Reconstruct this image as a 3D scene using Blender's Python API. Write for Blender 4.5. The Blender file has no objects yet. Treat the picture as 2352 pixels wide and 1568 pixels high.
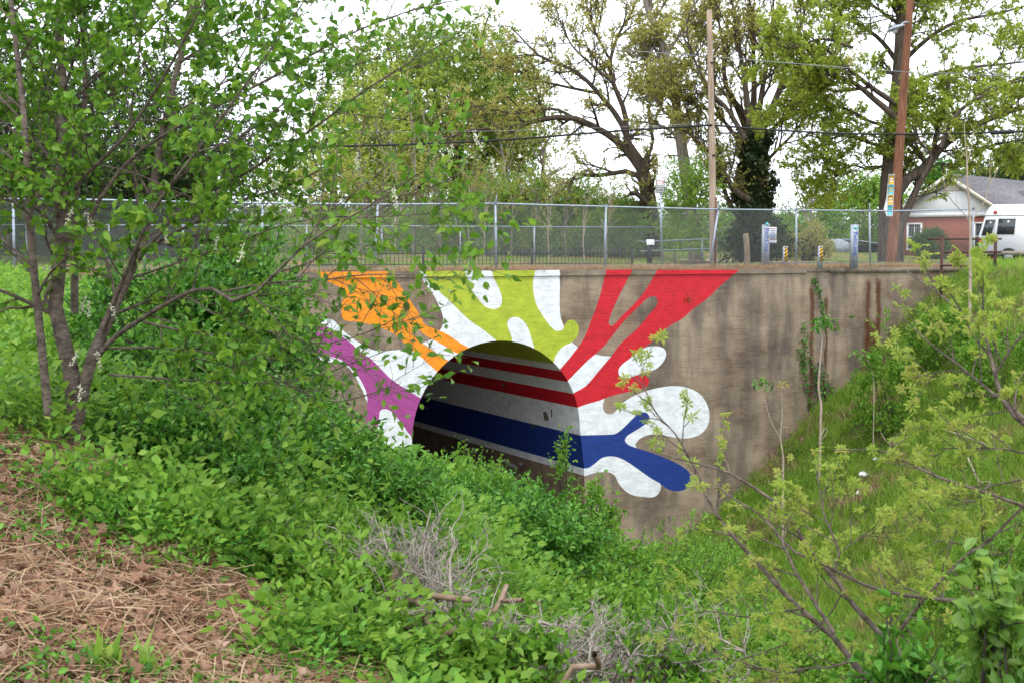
import bpy, bmesh, math, random
import numpy as np
from mathutils import Vector, Matrix, Euler, geometry
random.seed(5); rng = np.random.default_rng(11)
sc = bpy.context.scene
# ------------------------------------------------------------------ camera, world, sun, exposure
F, CX, CY = 3100.0, 1176.0, 784.0
TH = math.radians(27.6); PT = math.atan(214/3100)
CAM = np.array([-39.5*math.sin(TH), -39.5*math.cos(TH), .65])
RV = np.array([math.cos(TH), -math.sin(TH), 0.]); FH = np.array([math.sin(TH), math.cos(TH), 0.]); ZV = np.array([0, 0, 1.])
FV = FH*math.cos(PT)-ZV*math.sin(PT); UV = FH*math.sin(PT)+ZV*math.cos(PT)
cd = bpy.data.cameras.new('camera'); cam = bpy.data.objects.new('camera', cd); sc.collection.objects.link(cam)
cam.location = CAM; cam.rotation_euler = (math.pi/2-PT, 0, -TH)
cd.sensor_width = 22.3; cd.lens = F/2352*22.3; cd.clip_end = 2000; cd.clip_start = .1
cd.dof.use_dof = True; cd.dof.focus_distance = 38; cd.dof.aperture_fstop = 6.3
sc.camera = cam
SUN_EL, SUN_AZ = math.radians(64), math.radians(192)      # azimuth clockwise from +Y
w = bpy.data.worlds.new('World'); sc.world = w; w.use_nodes = True
nt = w.node_tree; nt.nodes.clear()
def wn(t, **k):
    n = nt.nodes.new(t)
    for a, b in k.items(): setattr(n, a, b)
    return n
sky = wn('ShaderNodeTexSky', sky_type='NISHITA', sun_disc=False, sun_elevation=SUN_EL, sun_rotation=SUN_AZ)
geo = wn('ShaderNodeTexCoord'); cl = wn('ShaderNodeTexNoise'); cl.inputs['Scale'].default_value = 2.2; cl.inputs['Detail'].default_value = 5
nt.links.new(geo.outputs['Generated'], cl.inputs['Vector'])
cr = wn('ShaderNodeMapRange'); cr.inputs[1].default_value = .30; cr.inputs[2].default_value = .62; cr.inputs[3].default_value = .86; cr.inputs[4].default_value = 1.0
nt.links.new(cl.outputs['Fac'], cr.inputs[0])
mx = wn('ShaderNodeMix', data_type='RGBA'); mx.inputs[7].default_value = (12.6, 13.4, 14.6, 1)      # bright cloud deck
nt.links.new(cr.outputs[0], mx.inputs[0]); nt.links.new(sky.outputs[0], mx.inputs[6])
bg = wn('ShaderNodeBackground'); bg.inputs['Strength'].default_value = .12
nt.links.new(mx.outputs[2], bg.inputs['Color']); ow = wn('ShaderNodeOutputWorld'); nt.links.new(bg.outputs[0], ow.inputs[0])
sl = bpy.data.lights.new('sun', 'SUN'); sl.energy = 1.4; sl.angle = math.radians(16); sl.color = (1, .96, .88)
so = bpy.data.objects.new('sun', sl); sc.collection.objects.link(so)
sd = Vector((math.sin(SUN_AZ)*math.cos(SUN_EL), math.cos(SUN_AZ)*math.cos(SUN_EL), math.sin(SUN_EL)))
so.rotation_euler = sd.to_track_quat('Z', 'Y').to_euler(); so.location = (0, -20, 30)
sc.view_settings.view_transform = 'Standard'; sc.view_settings.look = 'None'; sc.view_settings.gamma = 1; sc.view_settings.exposure = 0.5
sc.view_settings.use_curve_mapping = False
sc.render.engine = 'CYCLES'; sc.cycles.max_bounces = 6; sc.cycles.diffuse_bounces = 2; sc.cycles.transparent_max_bounces = 4
# ------------------------------------------------------------------ helpers
def ray(x, y): return FV+RV*(x-CX)/F+UV*(CY-y)/F
def P(x, y, d): return CAM+ray(x, y)*d                     # point of the place seen at photo position x, y and d metres away
def onY(x, y, Y=0.): r = ray(x, y); return CAM+r*(Y-CAM[1])/r[1]
def onZ(x, y, z=0.): r = ray(x, y); return CAM+r*(z-CAM[2])/r[2]
def lerp(a, b, t): return a+(b-a)*t
def softplus(x, w=.8): return w*np.logaddexp(0, x/w)
def smax(a, b, w=.5): return w*np.logaddexp(a/w, b/w)
def bump2(X, Y): return (np.sin(X*1.3+Y*.7)*.5+np.sin(X*.6-Y*1.1+1.7)*.6+np.sin(X*2.9+Y*2.3+.4)*.22+np.sin(-X*4.1+Y*3.7)*.12)
def H(X, Y):
    X = np.asarray(X, float); Y = np.asarray(Y, float)
    Xr = lerp(-16.9, -13.2, np.clip((Y+35)/35, 0, 1))
    zt = np.interp(Y, [-60, -35, -30, -26, -15, -4, 0], [-1.2, -1.05, -.95, -.35, -.15, -.05, -.06])
    zl = zt-.67*softplus(X-Xr)
    zr = -smax(-(-9.65+.77*softplus(X-5.25, 1.)), np.full_like(X, .12), .35)
    z = smax(smax(zl, zr, .35), np.full_like(X, -9.45), .35)
    return z+bump2(X, Y)*.10*np.clip(1-(z+.3)*.0, .3, 1)*np.clip(np.abs(X-np.clip(X, -40, 40))*-.1+1, 0, 1)
def HB(X, Y):
    X = np.asarray(X, float); Y = np.asarray(Y, float)
    return -.06+bump2(X*.4, Y*.4)*.04+.45*np.clip((Y-20)/15, 0, 1)**2*(3-2*np.clip((Y-20)/15, 0, 1))
def onT(x, y, d0=4., d1=90.):
    r = ray(x, y); d = np.linspace(d0, d1, 2400); q = CAM[None]+r[None]*d[:, None]
    h = np.where(q[:, 1] > .3, HB(q[:, 0], q[:, 1]), H(q[:, 0], q[:, 1])); i = np.argmax(q[:, 2] < h)
    return q[i] if (q[:, 2] < h).any() else None
def ground(p): return float(HB(p[0], p[1]) if p[1] > .3 else H(p[0], p[1]))
COL = sc.collection
def tag(o, label=None, cat=None, group=None, kind=None):
    if label: o['label'] = label
    if cat: o['category'] = cat
    if group: o['group'] = group
    if kind: o['kind'] = kind
    return o
def thing(name, label, cat, loc, group=None):
    o = bpy.data.objects.new(name, None); COL.objects.link(o); o.location = Vector(loc); o.empty_display_size = .2
    return tag(o, label, cat, group)
def adopt(o, parent):
    o.parent = parent
    if parent is not None and parent.type == 'EMPTY': o.matrix_parent_inverse = Matrix.Translation(-Vector(parent.location))
def mesh(name, V, Fc, mat, parent=None, v=None, smooth=False, link=True, mi=None):
    """V (N,3), Fc: (M,k) array or list of such arrays / lists"""
    me = bpy.data.meshes.new(name); V = np.asarray(V, np.float32)
    groups = Fc if isinstance(Fc, list) else [Fc]
    groups = [np.asarray(g, np.int32) for g in groups if len(g)]
    if groups and groups[0].ndim == 1: groups = [g[None] for g in groups]
    ls, idx, st = [], [], 0
    for g in groups:
        m, k = g.shape; ls.append(st+np.arange(m)*k); idx.append(g.ravel()); st += m*k
    ls = np.concatenate(ls).astype(np.int32); idx = np.concatenate(idx).astype(np.int32)
    me.vertices.add(len(V)); me.vertices.foreach_set('co', V.ravel()); me.loops.add(len(idx)); me.loops.foreach_set('vertex_index', idx)
    me.polygons.add(len(ls)); me.polygons.foreach_set('loop_start', ls)
    if smooth: me.polygons.foreach_set('use_smooth', np.ones(len(ls), bool))
    if v is not None:
        a = me.attributes.new('v', 'FLOAT', 'FACE'); a.data.foreach_set('value', np.asarray(v, np.float32))
    me.update(calc_edges=True); me.validate()
    for m_ in (mat if isinstance(mat, (list, tuple)) else [mat]): me.materials.append(m_)
    if mi is not None: me.polygons.foreach_set('material_index', np.asarray(mi, np.int32))
    o = bpy.data.objects.new(name, me)
    if link: COL.objects.link(o)
    if parent is not None: adopt(o, parent)
    return o
class MB:
    """collects simple shapes, then builds one mesh"""
    def __init__(s): s.V, s.F, s.n = [], [], 0
    def add(s, V, F): V = np.asarray(V, float); s.V.append(V); s.F += [np.asarray(f)+s.n for f in F]; s.n += len(V); return s
    def box(s, c, sz, ax=None, bev=0):
        c = np.asarray(c, float); sz = np.asarray(sz, float)/2
        ax = np.eye(3) if ax is None else np.asarray(ax)
        q = np.array([[i, j, k] for i in (-1, 1) for j in (-1, 1) for k in (-1, 1)])*sz
        return s.add(c+q@ax, [[0, 1, 3, 2], [4, 6, 7, 5], [0, 4, 5, 1], [2, 3, 7, 6], [0, 2, 6, 4], [1, 5, 7, 3]])
    def tube(s, pts, r, k=8, cap=True):
        pts = np.asarray(pts, float)[None]; rr = np.full(pts.shape[1], r, float)[None] if np.isscalar(r) else np.asarray(r, float)[None]
        V, Fq = tubes(pts, rr, k); F = [f for f in Fq]; n = pts.shape[1]
        if cap: F += [np.arange(k)[::-1], np.arange(k)+(n-1)*k]
        return s.add(V, F)
    def prism(s, poly, o, ex, ey, ez, depth):
        """poly 2D (u,v) -> o+u*ex+v*ey, extruded along ez by depth"""
        poly = np.asarray(poly, float); o, ex, ey, ez = map(lambda a: np.asarray(a, float), (o, ex, ey, ez)); n = len(poly)
        A = o+poly[:, :1]*ex+poly[:, 1:]*ey; B = A+ez*depth
        return s.add(np.vstack([A, B]), [list(range(n))[::-1], [n+i for i in range(n)]]+[[i, (i+1) % n, n+(i+1) % n, n+i] for i in range(n)])
    def build(s, name, mat, parent=None, smooth=False):
        by = {}
        for f in s.F: by.setdefault(len(f), []).append(f)
        return mesh(name, np.vstack(s.V), [np.array(g) for g in by.values()], mat, parent, smooth=smooth)
def nrm(a): return a/np.maximum(np.linalg.norm(a, axis=-1, keepdims=True), 1e-9)
def tubes(Pn, Rn, k=5):
    B, n, _ = Pn.shape
    T = np.empty_like(Pn); T[:, 1:-1] = Pn[:, 2:]-Pn[:, :-2]; T[:, 0] = Pn[:, 1]-Pn[:, 0]; T[:, -1] = Pn[:, -1]-Pn[:, -2]; T = nrm(T)
    ref = np.where(np.abs(T[:, :1, 2:]) > .9, np.array([1., 0, 0]), np.array([0, 0, 1.])); ref = np.broadcast_to(ref, T.shape)
    A = nrm(np.cross(T, ref)); C = np.cross(T, A)
    an = np.arange(k)*2*math.pi/k
    V = Pn[:, :, None]+Rn[:, :, None, None]*(A[:, :, None]*np.cos(an)[:, None]+C[:, :, None]*np.sin(an)[:, None])
    b = (np.arange(B)*n*k)[:, None, None]; i = (np.arange(n-1)*k)[None, :, None]; j = np.arange(k)[None, None]; j2 = (j+1) % k
    Fq = np.stack(np.broadcast_arrays(b+i+j, b+i+j2, b+i+k+j2, b+i+k+j), -1).reshape(-1, 4)
    return V.reshape(-1, 3), Fq
def resample(pts, n):
    pts = np.asarray(pts, float)
    # smooth first (catmull-rom)
    q = np.vstack([2*pts[0]-pts[1], pts, 2*pts[-1]-pts[-2]]); out = []
    for i in range(1, len(q)-2):
        for t in np.linspace(0, 1, 8, endpoint=False):
            a, b, c, d = q[i-1], q[i], q[i+1], q[i+2]
            out.append(.5*((2*b)+(-a+c)*t+(2*a-5*b+4*c-d)*t*t+(-a+3*b-3*c+d)*t**3))
    out.append(pts[-1]); out = np.array(out); s = np.r_[0, np.cumsum(np.linalg.norm(np.diff(out, axis=0), axis=1))]
    t = np.linspace(0, s[-1], n)
    return np.stack([np.interp(t, s, out[:, k]) for k in range(out.shape[1])], 1)
def limb(pts, r0, r1, n=14, d=None):
    """pts: list of (x, y, depth) or, with d, (x, y)"""
    q = np.array([P(p[0], p[1], p[2] if len(p) > 2 else d) for p in pts]); q = resample(q, n)
    return q, np.linspace(r0, r1, n)
def kids(Pp, Rp, per, s0, s1, ang, L, rr, up=.15, wig=.12, n=5, fall=.5, rmin=.002):
    """children of parents (B,n,3). L: absolute length at s0"""
    B, m, _ = Pp.shape; N = B*per
    s = np.tile(np.linspace(s0, s1, per+1)[:-1], B)+rng.random(N)*(s1-s0)/per
    b = np.repeat(np.arange(B), per); x = s*(m-1); i = np.minimum(x.astype(int), m-2); f = (x-i)[:, None]
    p0 = Pp[b, i]*(1-f)+Pp[b, i+1]*f; r0 = (Rp[b, i]*(1-f[:, 0])+Rp[b, i+1]*f[:, 0])
    T = nrm(Pp[b, i+1]-Pp[b, i]); rd = nrm(rng.normal(size=(N, 3))); side = nrm(rd-(rd*T).sum(1, keepdims=True)*T)
    a = (ang*(.7+.6*rng.random(N)))[:, None]
    D = nrm(T*np.cos(a)+side*np.sin(a)+np.array([0, 0, up]))
    Lk = L*(1-fall*(s-s0)/max(s1-s0, 1e-6))*(.6+.7*rng.random(N))
    Q = np.empty((N, n, 3)); Q[:, 0] = p0; st = (Lk/(n-1))[:, None]
    for k in range(1, n):
        D = nrm(D+rng.normal(size=(N, 3))*wig+np.array([0, 0, up*.25])); Q[:, k] = Q[:, k-1]+D*st
    rb = np.maximum(np.minimum(r0*.8, r0*rr+rmin), rmin)
    return Q, rb[:, None]*np.linspace(1, .35, n)[None]
# leaf templates: x across, y along, z fold; (verts, faces)
L_DIA = (np.array([[0, 0, 0], [-.31, .42, .10], [0, 1, 0], [.31, .42, .10]]), np.array([[0, 1, 2], [0, 2, 3]]), None)
L_OVAL = (np.array([[0, 0, 0], [-.19, .17, .07], [-.25, .52, .09], [0, 1, -.09], [.25, .52, .09], [.19, .17, .07]]),
          np.array([[0, 3, 2, 1], [0, 5, 4, 3]]), None)
L_LONG = (np.array([[0, 0, 0], [-.14, .3, .05], [-.14, .62, .03], [0, 1, -.1], [.14, .62, .03], [.14, .3, .05]]),
          np.array([[0, 3, 2, 1], [0, 5, 4, 3]]), None)
L_CH = (np.array([[0, 0, 0], [-.26, .2, .09], [-.31, .52, .11], [0, 1, -.1], [.31, .52, .11], [.26, .2, .09]]), L_OVAL[1], None)
L_OAK = (np.array([[0, 0, 0], [-.12, .15, .02], [-.34, .3, .1], [-.16, .42, .02], [-.42, .62, .1], [-.16, .75, 0], [0, 1, -.06], [.16, .75, 0], [.42, .62, .1], [.16, .42, .02], [.34, .3, .1], [.12, .15, .02], [0, .5, 0]]),
         np.array([[i, (i+1) % 12, 12] for i in range(12)]), None)
L_STAR = (np.vstack([[0, 0, 0]]+[[[.55*math.sin(a)-.15*math.cos(a), .55*math.cos(a)+.15*math.sin(a), .1], [math.sin(a)*.9, math.cos(a)*.9, -.1+.2*(i % 2)], [.55*math.sin(a)+.15*math.cos(a), .55*math.cos(a)-.15*math.sin(a), .1]] for i, a in enumerate((-1.9, -1.1, -.35, .4, 1.15, 2.0, 3.1))]),
          np.array([[0, 3*i+1, 3*i+2] for i in range(7)]+[[0, 3*i+2, 3*i+3] for i in range(7)]), None)
def leafmesh(pos, axis, size, tmpl, upb=.6, vv=None, width=1.):
    N = len(pos); T, Fc, _ = tmpl; m = len(T)
    a = nrm(axis); nn = nrm(rng.normal(size=(N, 3))*.7+np.array([0, 0, upb])); x = nrm(np.cross(a, nn)); z = np.cross(x, a)
    size = np.broadcast_to(size, (N,))[:, None, None]
    V = pos[:, None]+size*(x[:, None]*T[None, :, :1]*width+a[:, None]*T[None, :, 1:2]+z[:, None]*T[None, :, 2:])
    Fq = (np.arange(N)*m)[:, None, None]+Fc[None]
    if vv is None: vv = rng.random(N)
    return V.reshape(-1, 3), Fq.reshape(-1, Fc.shape[1]), np.repeat(vv, len(Fc))
def twigleaves(Q, per, size, spread=.8, s0=.15, up=.1, droop=0.):
    B, n, _ = Q.shape; N = B*per; b = np.repeat(np.arange(B), per); s = s0+(1-s0)*rng.random(N); x = s*(n-1)*.999; i = x.astype(int); f = (x-i)[:, None]
    p = Q[b, i]*(1-f)+Q[b, i+1]*f; T = nrm(Q[b, i+1]-Q[b, i])
    ax = nrm(T*.6+rng.normal(size=(N, 3))*spread+np.array([0, 0, up-droop]))
    return p, ax, size*(.55+.7*rng.random(N)), b
def join(parts):
    Vs, Fs, n, vs = [], [], 0, []
    for p in parts:
        Vs.append(p[0]); Fs.append(p[1]+n); n += len(p[0])
        if len(p) > 2: vs.append(p[2])
    return (np.vstack(Vs), np.vstack(Fs))+((np.concatenate(vs),) if vs else ())
# ------------------------------------------------------------------ materials
class M:
    def __init__(s, name, rough=.8, spec=.3):
        s.m = bpy.data.materials.new(name); s.m.use_nodes = True; s.t = s.m.node_tree; s.b = s.t.nodes['Principled BSDF']
        s.b.inputs['Roughness'].default_value = rough; s.b.inputs['Specular IOR Level'].default_value = spec; s.co = None
    def n(s, t, **k):
        q = s.t.nodes.new(t)
        for a, b in k.items(): setattr(q, a, b)
        return q
    def l(s, a, b): s.t.links.new(a, b); return s
    def vec(s, scale=(1, 1, 1)):
        if s.co is None: s.co = s.n('ShaderNodeNewGeometry').outputs['Position']
        if scale == (1, 1, 1): return s.co
        q = s.n('ShaderNodeMapping'); q.inputs['Scale'].default_value = scale; s.l(s.co, q.inputs['Vector']); return q.outputs[0]
    def noise(s, sc_, scale=(1, 1, 1), det=4, rough=.55, w=None):
        q = s.n('ShaderNodeTexNoise'); q.inputs['Scale'].default_value = sc_; q.inputs['Detail'].default_value = det; q.inputs['Roughness'].default_value = rough
        s.l(s.vec(scale), q.inputs['Vector']); return q.outputs['Fac']
    def attr(s, name='v'): return s.n('ShaderNodeAttribute', attribute_name=name).outputs['Fac']
    def math(s, op, a, b=0., c=None, clamp=False):
        q = s.n('ShaderNodeMath', operation=op, use_clamp=clamp)
        for i, x in enumerate((a, b, c)):
            if x is None: continue
            if isinstance(x, (int, float)): q.inputs[i].default_value = x
            else: s.l(x, q.inputs[i])
        return q.outputs[0]
    def ramp(s, f, stops):
        q = s.n('ShaderNodeValToRGB'); e = q.color_ramp.elements
        while len(e) < len(stops): e.new(.5)
        for i, (p, c) in enumerate(stops): e[i].position = p; e[i].color = (*c, 1) if not isinstance(c, (int, float)) else (c, c, c, 1)
        s.l(f, q.inputs[0]); return q.outputs[0]
    def mix(s, f, a, b, mode='MIX'):
        q = s.n('ShaderNodeMix', data_type='RGBA', blend_type=mode)
        for i, x in ((0, f), (6, a), (7, b)):
            if isinstance(x, (int, float)): q.inputs[i].default_value = x if i == 0 else (x, x, x, 1)
            elif isinstance(x, tuple): q.inputs[i].default_value = (*x, 1)
            else: s.l(x, q.inputs[i])
        return q.outputs[2]
    def col(s, c):
        if isinstance(c, tuple): s.b.inputs['Base Color'].default_value = (*c, 1)
        else: s.l(c, s.b.inputs['Base Color'])
        return s
    def bump(s, h, st=.4, dist=.02):
        q = s.n('ShaderNodeBump'); q.inputs['Strength'].default_value = st; q.inputs['Distance'].default_value = dist
        s.l(h, q.inputs['Height']); s.l(q.outputs[0], s.b.inputs['Normal']); return s
def simple(name, c, rough=.6, spec=.3, metal=0., var=.25, ns=8., bump=0.):
    m = M(name, rough, spec); m.b.inputs['Metallic'].default_value = metal
    f = m.noise(ns); m.col(m.mix(m.ramp(f, [(.35, 0.), (.7, 1.)]), tuple(x*(1-var) for x in c), tuple(min(1, x*(1+var)) for x in c)))
    if bump: m.bump(m.noise(ns*6), bump, .01)
    return m.m
def leafmat(name, cols, trans=.35, rough=.45, spec=.35, back=None):
    """cols: dark -> light; 'v' is a random number per leaf"""
    m = M(name, rough, spec); k = len(cols)
    rnd = m.n('ShaderNodeObjectInfo').outputs['Random']; c = m.ramp(m.math('ADD', m.math('MULTIPLY', m.attr(), .8), m.math('MULTIPLY', rnd, .22)), [(i/(k-1), q) for i, q in enumerate(cols)])
    f = m.noise(1.3); c = m.mix(m.math('MULTIPLY', f, .35), c, tuple(q*.55 for q in cols[0]))
    m.col(c)
    tr = m.n('ShaderNodeBsdfTranslucent'); hs = m.n('ShaderNodeHueSaturation'); hs.inputs['Value'].default_value = 1.5; hs.inputs['Hue'].default_value = .485
    m.l(c, hs.inputs['Color']); m.l(hs.outputs[0], tr.inputs['Color'])
    mxs = m.n('ShaderNodeMixShader'); mxs.inputs[0].default_value = trans
    m.l(m.b.outputs[0], mxs.inputs[1]); m.l(tr.outputs[0], mxs.inputs[2]); m.l(mxs.outputs[0], m.t.nodes['Material Output'].inputs[0])
    return m.m
def barkmat(name, a, b, sc_=6., sx=(1, 1, .25), bump=.6):
    m = M(name, .9, .15); f = m.noise(sc_, sx, 6, .65); m.col(m.ramp(f, [(.3, a), (.68, b)])); m.bump(m.noise(sc_*3, sx, 5), bump, .02); return m.m
# ------------------------------------------------------------------ wall materials
def boards(m):
    """board-marked relief shared by bare and painted concrete"""
    sep = m.n('ShaderNodeSeparateXYZ'); m.l(m.vec(), sep.inputs[0])
    wob = m.math('MULTIPLY', m.noise(.6, (1, 1, 3)), .10)
    fr = m.math('FRACT', m.math('DIVIDE', m.math('ADD', sep.outputs['Z'], wob), .19))
    line = m.math('SUBTRACT', 1., m.math('MULTIPLY', m.math('ABSOLUTE', m.math('SUBTRACT', fr, .5)), 2.), clamp=True)   # 0 at the joints
    joint = m.ramp(line, [(0., 0.), (.11, 1.)])
    broken = m.ramp(m.noise(1.1, (.8, 1, 6)), [(.36, 0.), (.5, 1.)])
    jm = m.mix(broken, joint, 1.0)
    pits = m.ramp(m.noise(18, det=3), [(.30, 0.), (.42, 1.)])
    h = m.math('ADD', m.math('MULTIPLY', jm, .6), m.math('ADD', m.math('MULTIPLY', m.noise(9, (.55, 1, 1.9), 6, .7), .9), m.math('MULTIPLY', pits, .45)))
    return sep, jm, pits, h
def concrete(name, base=((.145, .098, .064), (.36, .275, .195)), stains=True):
    m = M(name, .92, .15); sep, jm, pits, h = boards(m)
    c = m.ramp(m.noise(.55, (1, 1, 1.6), 6, .62), [(.36, base[0]), (.62, base[1])])
    c = m.mix(m.ramp(m.noise(5, (.4, 1, 2.2), 5, .7), [(.4, 0.), (.75, .45)]), c, (.36, .31, .25))          # pale lime
    c = m.mix(m.ramp(m.noise(1., (1.1, 1, .22), 6, .68), [(.47, 0.), (.66, .72)]), c, (.085, .072, .066))       # dark runs of water
    c = m.mix(m.ramp(m.noise(34, det=2), [(.66, 0.), (.74, .6)]), c, (.62, .58, .52))                         # pale aggregate
    c = m.mix(m.ramp(jm, [(0., .22), (1., 0.)]), c, (.10, .075, .055))
    c = m.mix(m.ramp(pits, [(0., .35), (1., 0.)]), c, (.07, .055, .045))
    band = m.ramp(m.noise(.8, (.25, 1, 3.2), 3), [(.55, 0.), (.64, .5)]); c = m.mix(band, c, (.27, .195, .135))
    if stains:
        for x0, wd, za, zb, st in ((11.22, .07, -.5, -5.4, 1.6), (11.78, .08, -.9, -6.2, 1.9), (13.62, .08, -.35, -3.4, 1.7), (14.12, .08, -.35, -3.6, 1.8), (13.88, .24, -1.7, -4.2, 1.5)):
            dx = m.math('ABSOLUTE', m.math('ADD', m.math('SUBTRACT', sep.outputs['X'], x0), m.math('MULTIPLY', m.math('SUBTRACT', m.noise(1.5, (1, 1, .8)), .5), .35)))
            g = m.math('SUBTRACT', 1., m.math('DIVIDE', dx, wd*2), clamp=True)
            top = m.math('MULTIPLY', m.math('SUBTRACT', za, sep.outputs['Z']), 4., clamp=True); bot = m.math('MULTIPLY', m.math('SUBTRACT', sep.outputs['Z'], zb), 1.2, clamp=True)
            k = m.math('MULTIPLY', m.math('MULTIPLY', g, st), m.math('MULTIPLY', top, bot))
            k = m.math('MULTIPLY', k, m.math('ADD', m.noise(7, (1.5, 1, .5)), .3), clamp=True)
            c = m.mix(m.math('MULTIPLY', k, .85), c, (.085, .030, .012))
        for x0, wd in ((11.6, .16), (12.15, .1), (8.6, .22), (7.7, .16), (5.2, .2), (9.6, .15)):
            dx = m.math('ABSOLUTE', m.math('ADD', m.math('SUBTRACT', sep.outputs['X'], x0), m.math('MULTIPLY', m.math('SUBTRACT', m.noise(1.2), .5), .8)))
            g = m.math('MULTIPLY', m.math('SUBTRACT', 1., m.math('DIVIDE', dx, wd*2.2), clamp=True), .6); k = m.math('MULTIPLY', g, m.math('ADD', m.noise(2, (1, 1, .25)), .2), clamp=True)
            c = m.mix(k, c, (.06, .05, .05))
    m.col(c); m.bump(h, .6, .03); return m.m
def paint(name, c, wear=.35):
    m = M(name, .55, .35); sep, jm, pits, h = boards(m)
    d = tuple(x*.66 for x in c); k = m.ramp(m.noise(3.2, (.7, 1, 1.6), 8, .75), [(.32, 0.), (.6, 1.)])
    q = m.mix(k, d, c); q = m.mix(m.ramp(jm, [(0., .35), (1., 0.)]), q, tuple(x*.55 for x in c))
    chip = m.ramp(m.noise(7, (.6, 1, 1.8), 6, .75), [(.66, 0.), (.69, 1.)])
    q = m.mix(m.ramp(m.noise(1.3, (2.2, 1, .25), 5, .7), [(.55, 0.), (.78, .3)]), q, tuple(x*.35+.02 for x in c)); q = m.mix(m.math('MULTIPLY', chip, wear), q, (.22, .17, .125)); m.col(q); m.bump(h, .6, .022); return m.m
C_WALL = concrete('board_marked_concrete'); C_CAP = concrete('coping_concrete', ((.12, .092, .066), (.27, .215, .16)), False)
C_IN = concrete('tunnel_concrete', ((.12, .075, .048), (.26, .175, .115)), False)
PW = paint('white_paint', (.80, .82, .85)); PR = paint('red_paint', (.60, .012, .025), .12); PG = paint('lime_paint', (.42, .50, .035), .15)
PO = paint('orange_paint', (.95, .30, .012), .12); PP = paint('purple_paint', (.40, .065, .28), .12); PB = paint('blue_paint', (.012, .042, .24), .15)
# ------------------------------------------------------------------ mural outlines traced on the wall plane
def c5(x, y): return ((700+x/2.6133)*2352/2560, (650+y/2.6133)*2352/2560)
def c6(x, y): return ((1200+x/2.24)*2352/2560, (650+y/2.24)*2352/2560)
def outline(pts):
    """closed curve through (map, x, y[, 'c' for a corner]) -> wall XZ points"""
    q = []
    for p in pts:
        m = c5 if p[0] == 5 else c6; w_ = onY(*m(p[1], p[2]), 0.); q.append((w_[0], w_[2], len(p) > 3))
    n = len(q); out = []
    for i in range(n):
        a, b, c, d = q[i-1], q[i], q[(i+1) % n], q[(i+2) % n]
        A = np.array(a[:2]) if not b[2] else 2*np.array(b[:2])-np.array(c[:2]); D_ = np.array(d[:2]) if not c[2] else 2*np.array(c[:2])-np.array(b[:2])
        B_, C_ = np.array(b[:2]), np.array(c[:2]); k = max(2, min(6, int(np.linalg.norm(C_-B_)/.07)))
        for t in np.linspace(0, 1, k, endpoint=False):
            out.append(.5*((2*B_)+(-A+C_)*t+(2*A-5*B_+4*C_-D_)*t*t+(-A+3*B_-3*C_+D_)*t**3))
    return np.array(out)
def pl(m, s):   # "x,y x,y! ..." -> tuples, ! marks a corner
    r = []
    for tok in s.split():
        c = tok.endswith('!'); x, y = tok.rstrip('!').split(','); r.append((m, float(x), float(y))+(('c',) if c else ()))
    return r
TOP = 55
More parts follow.
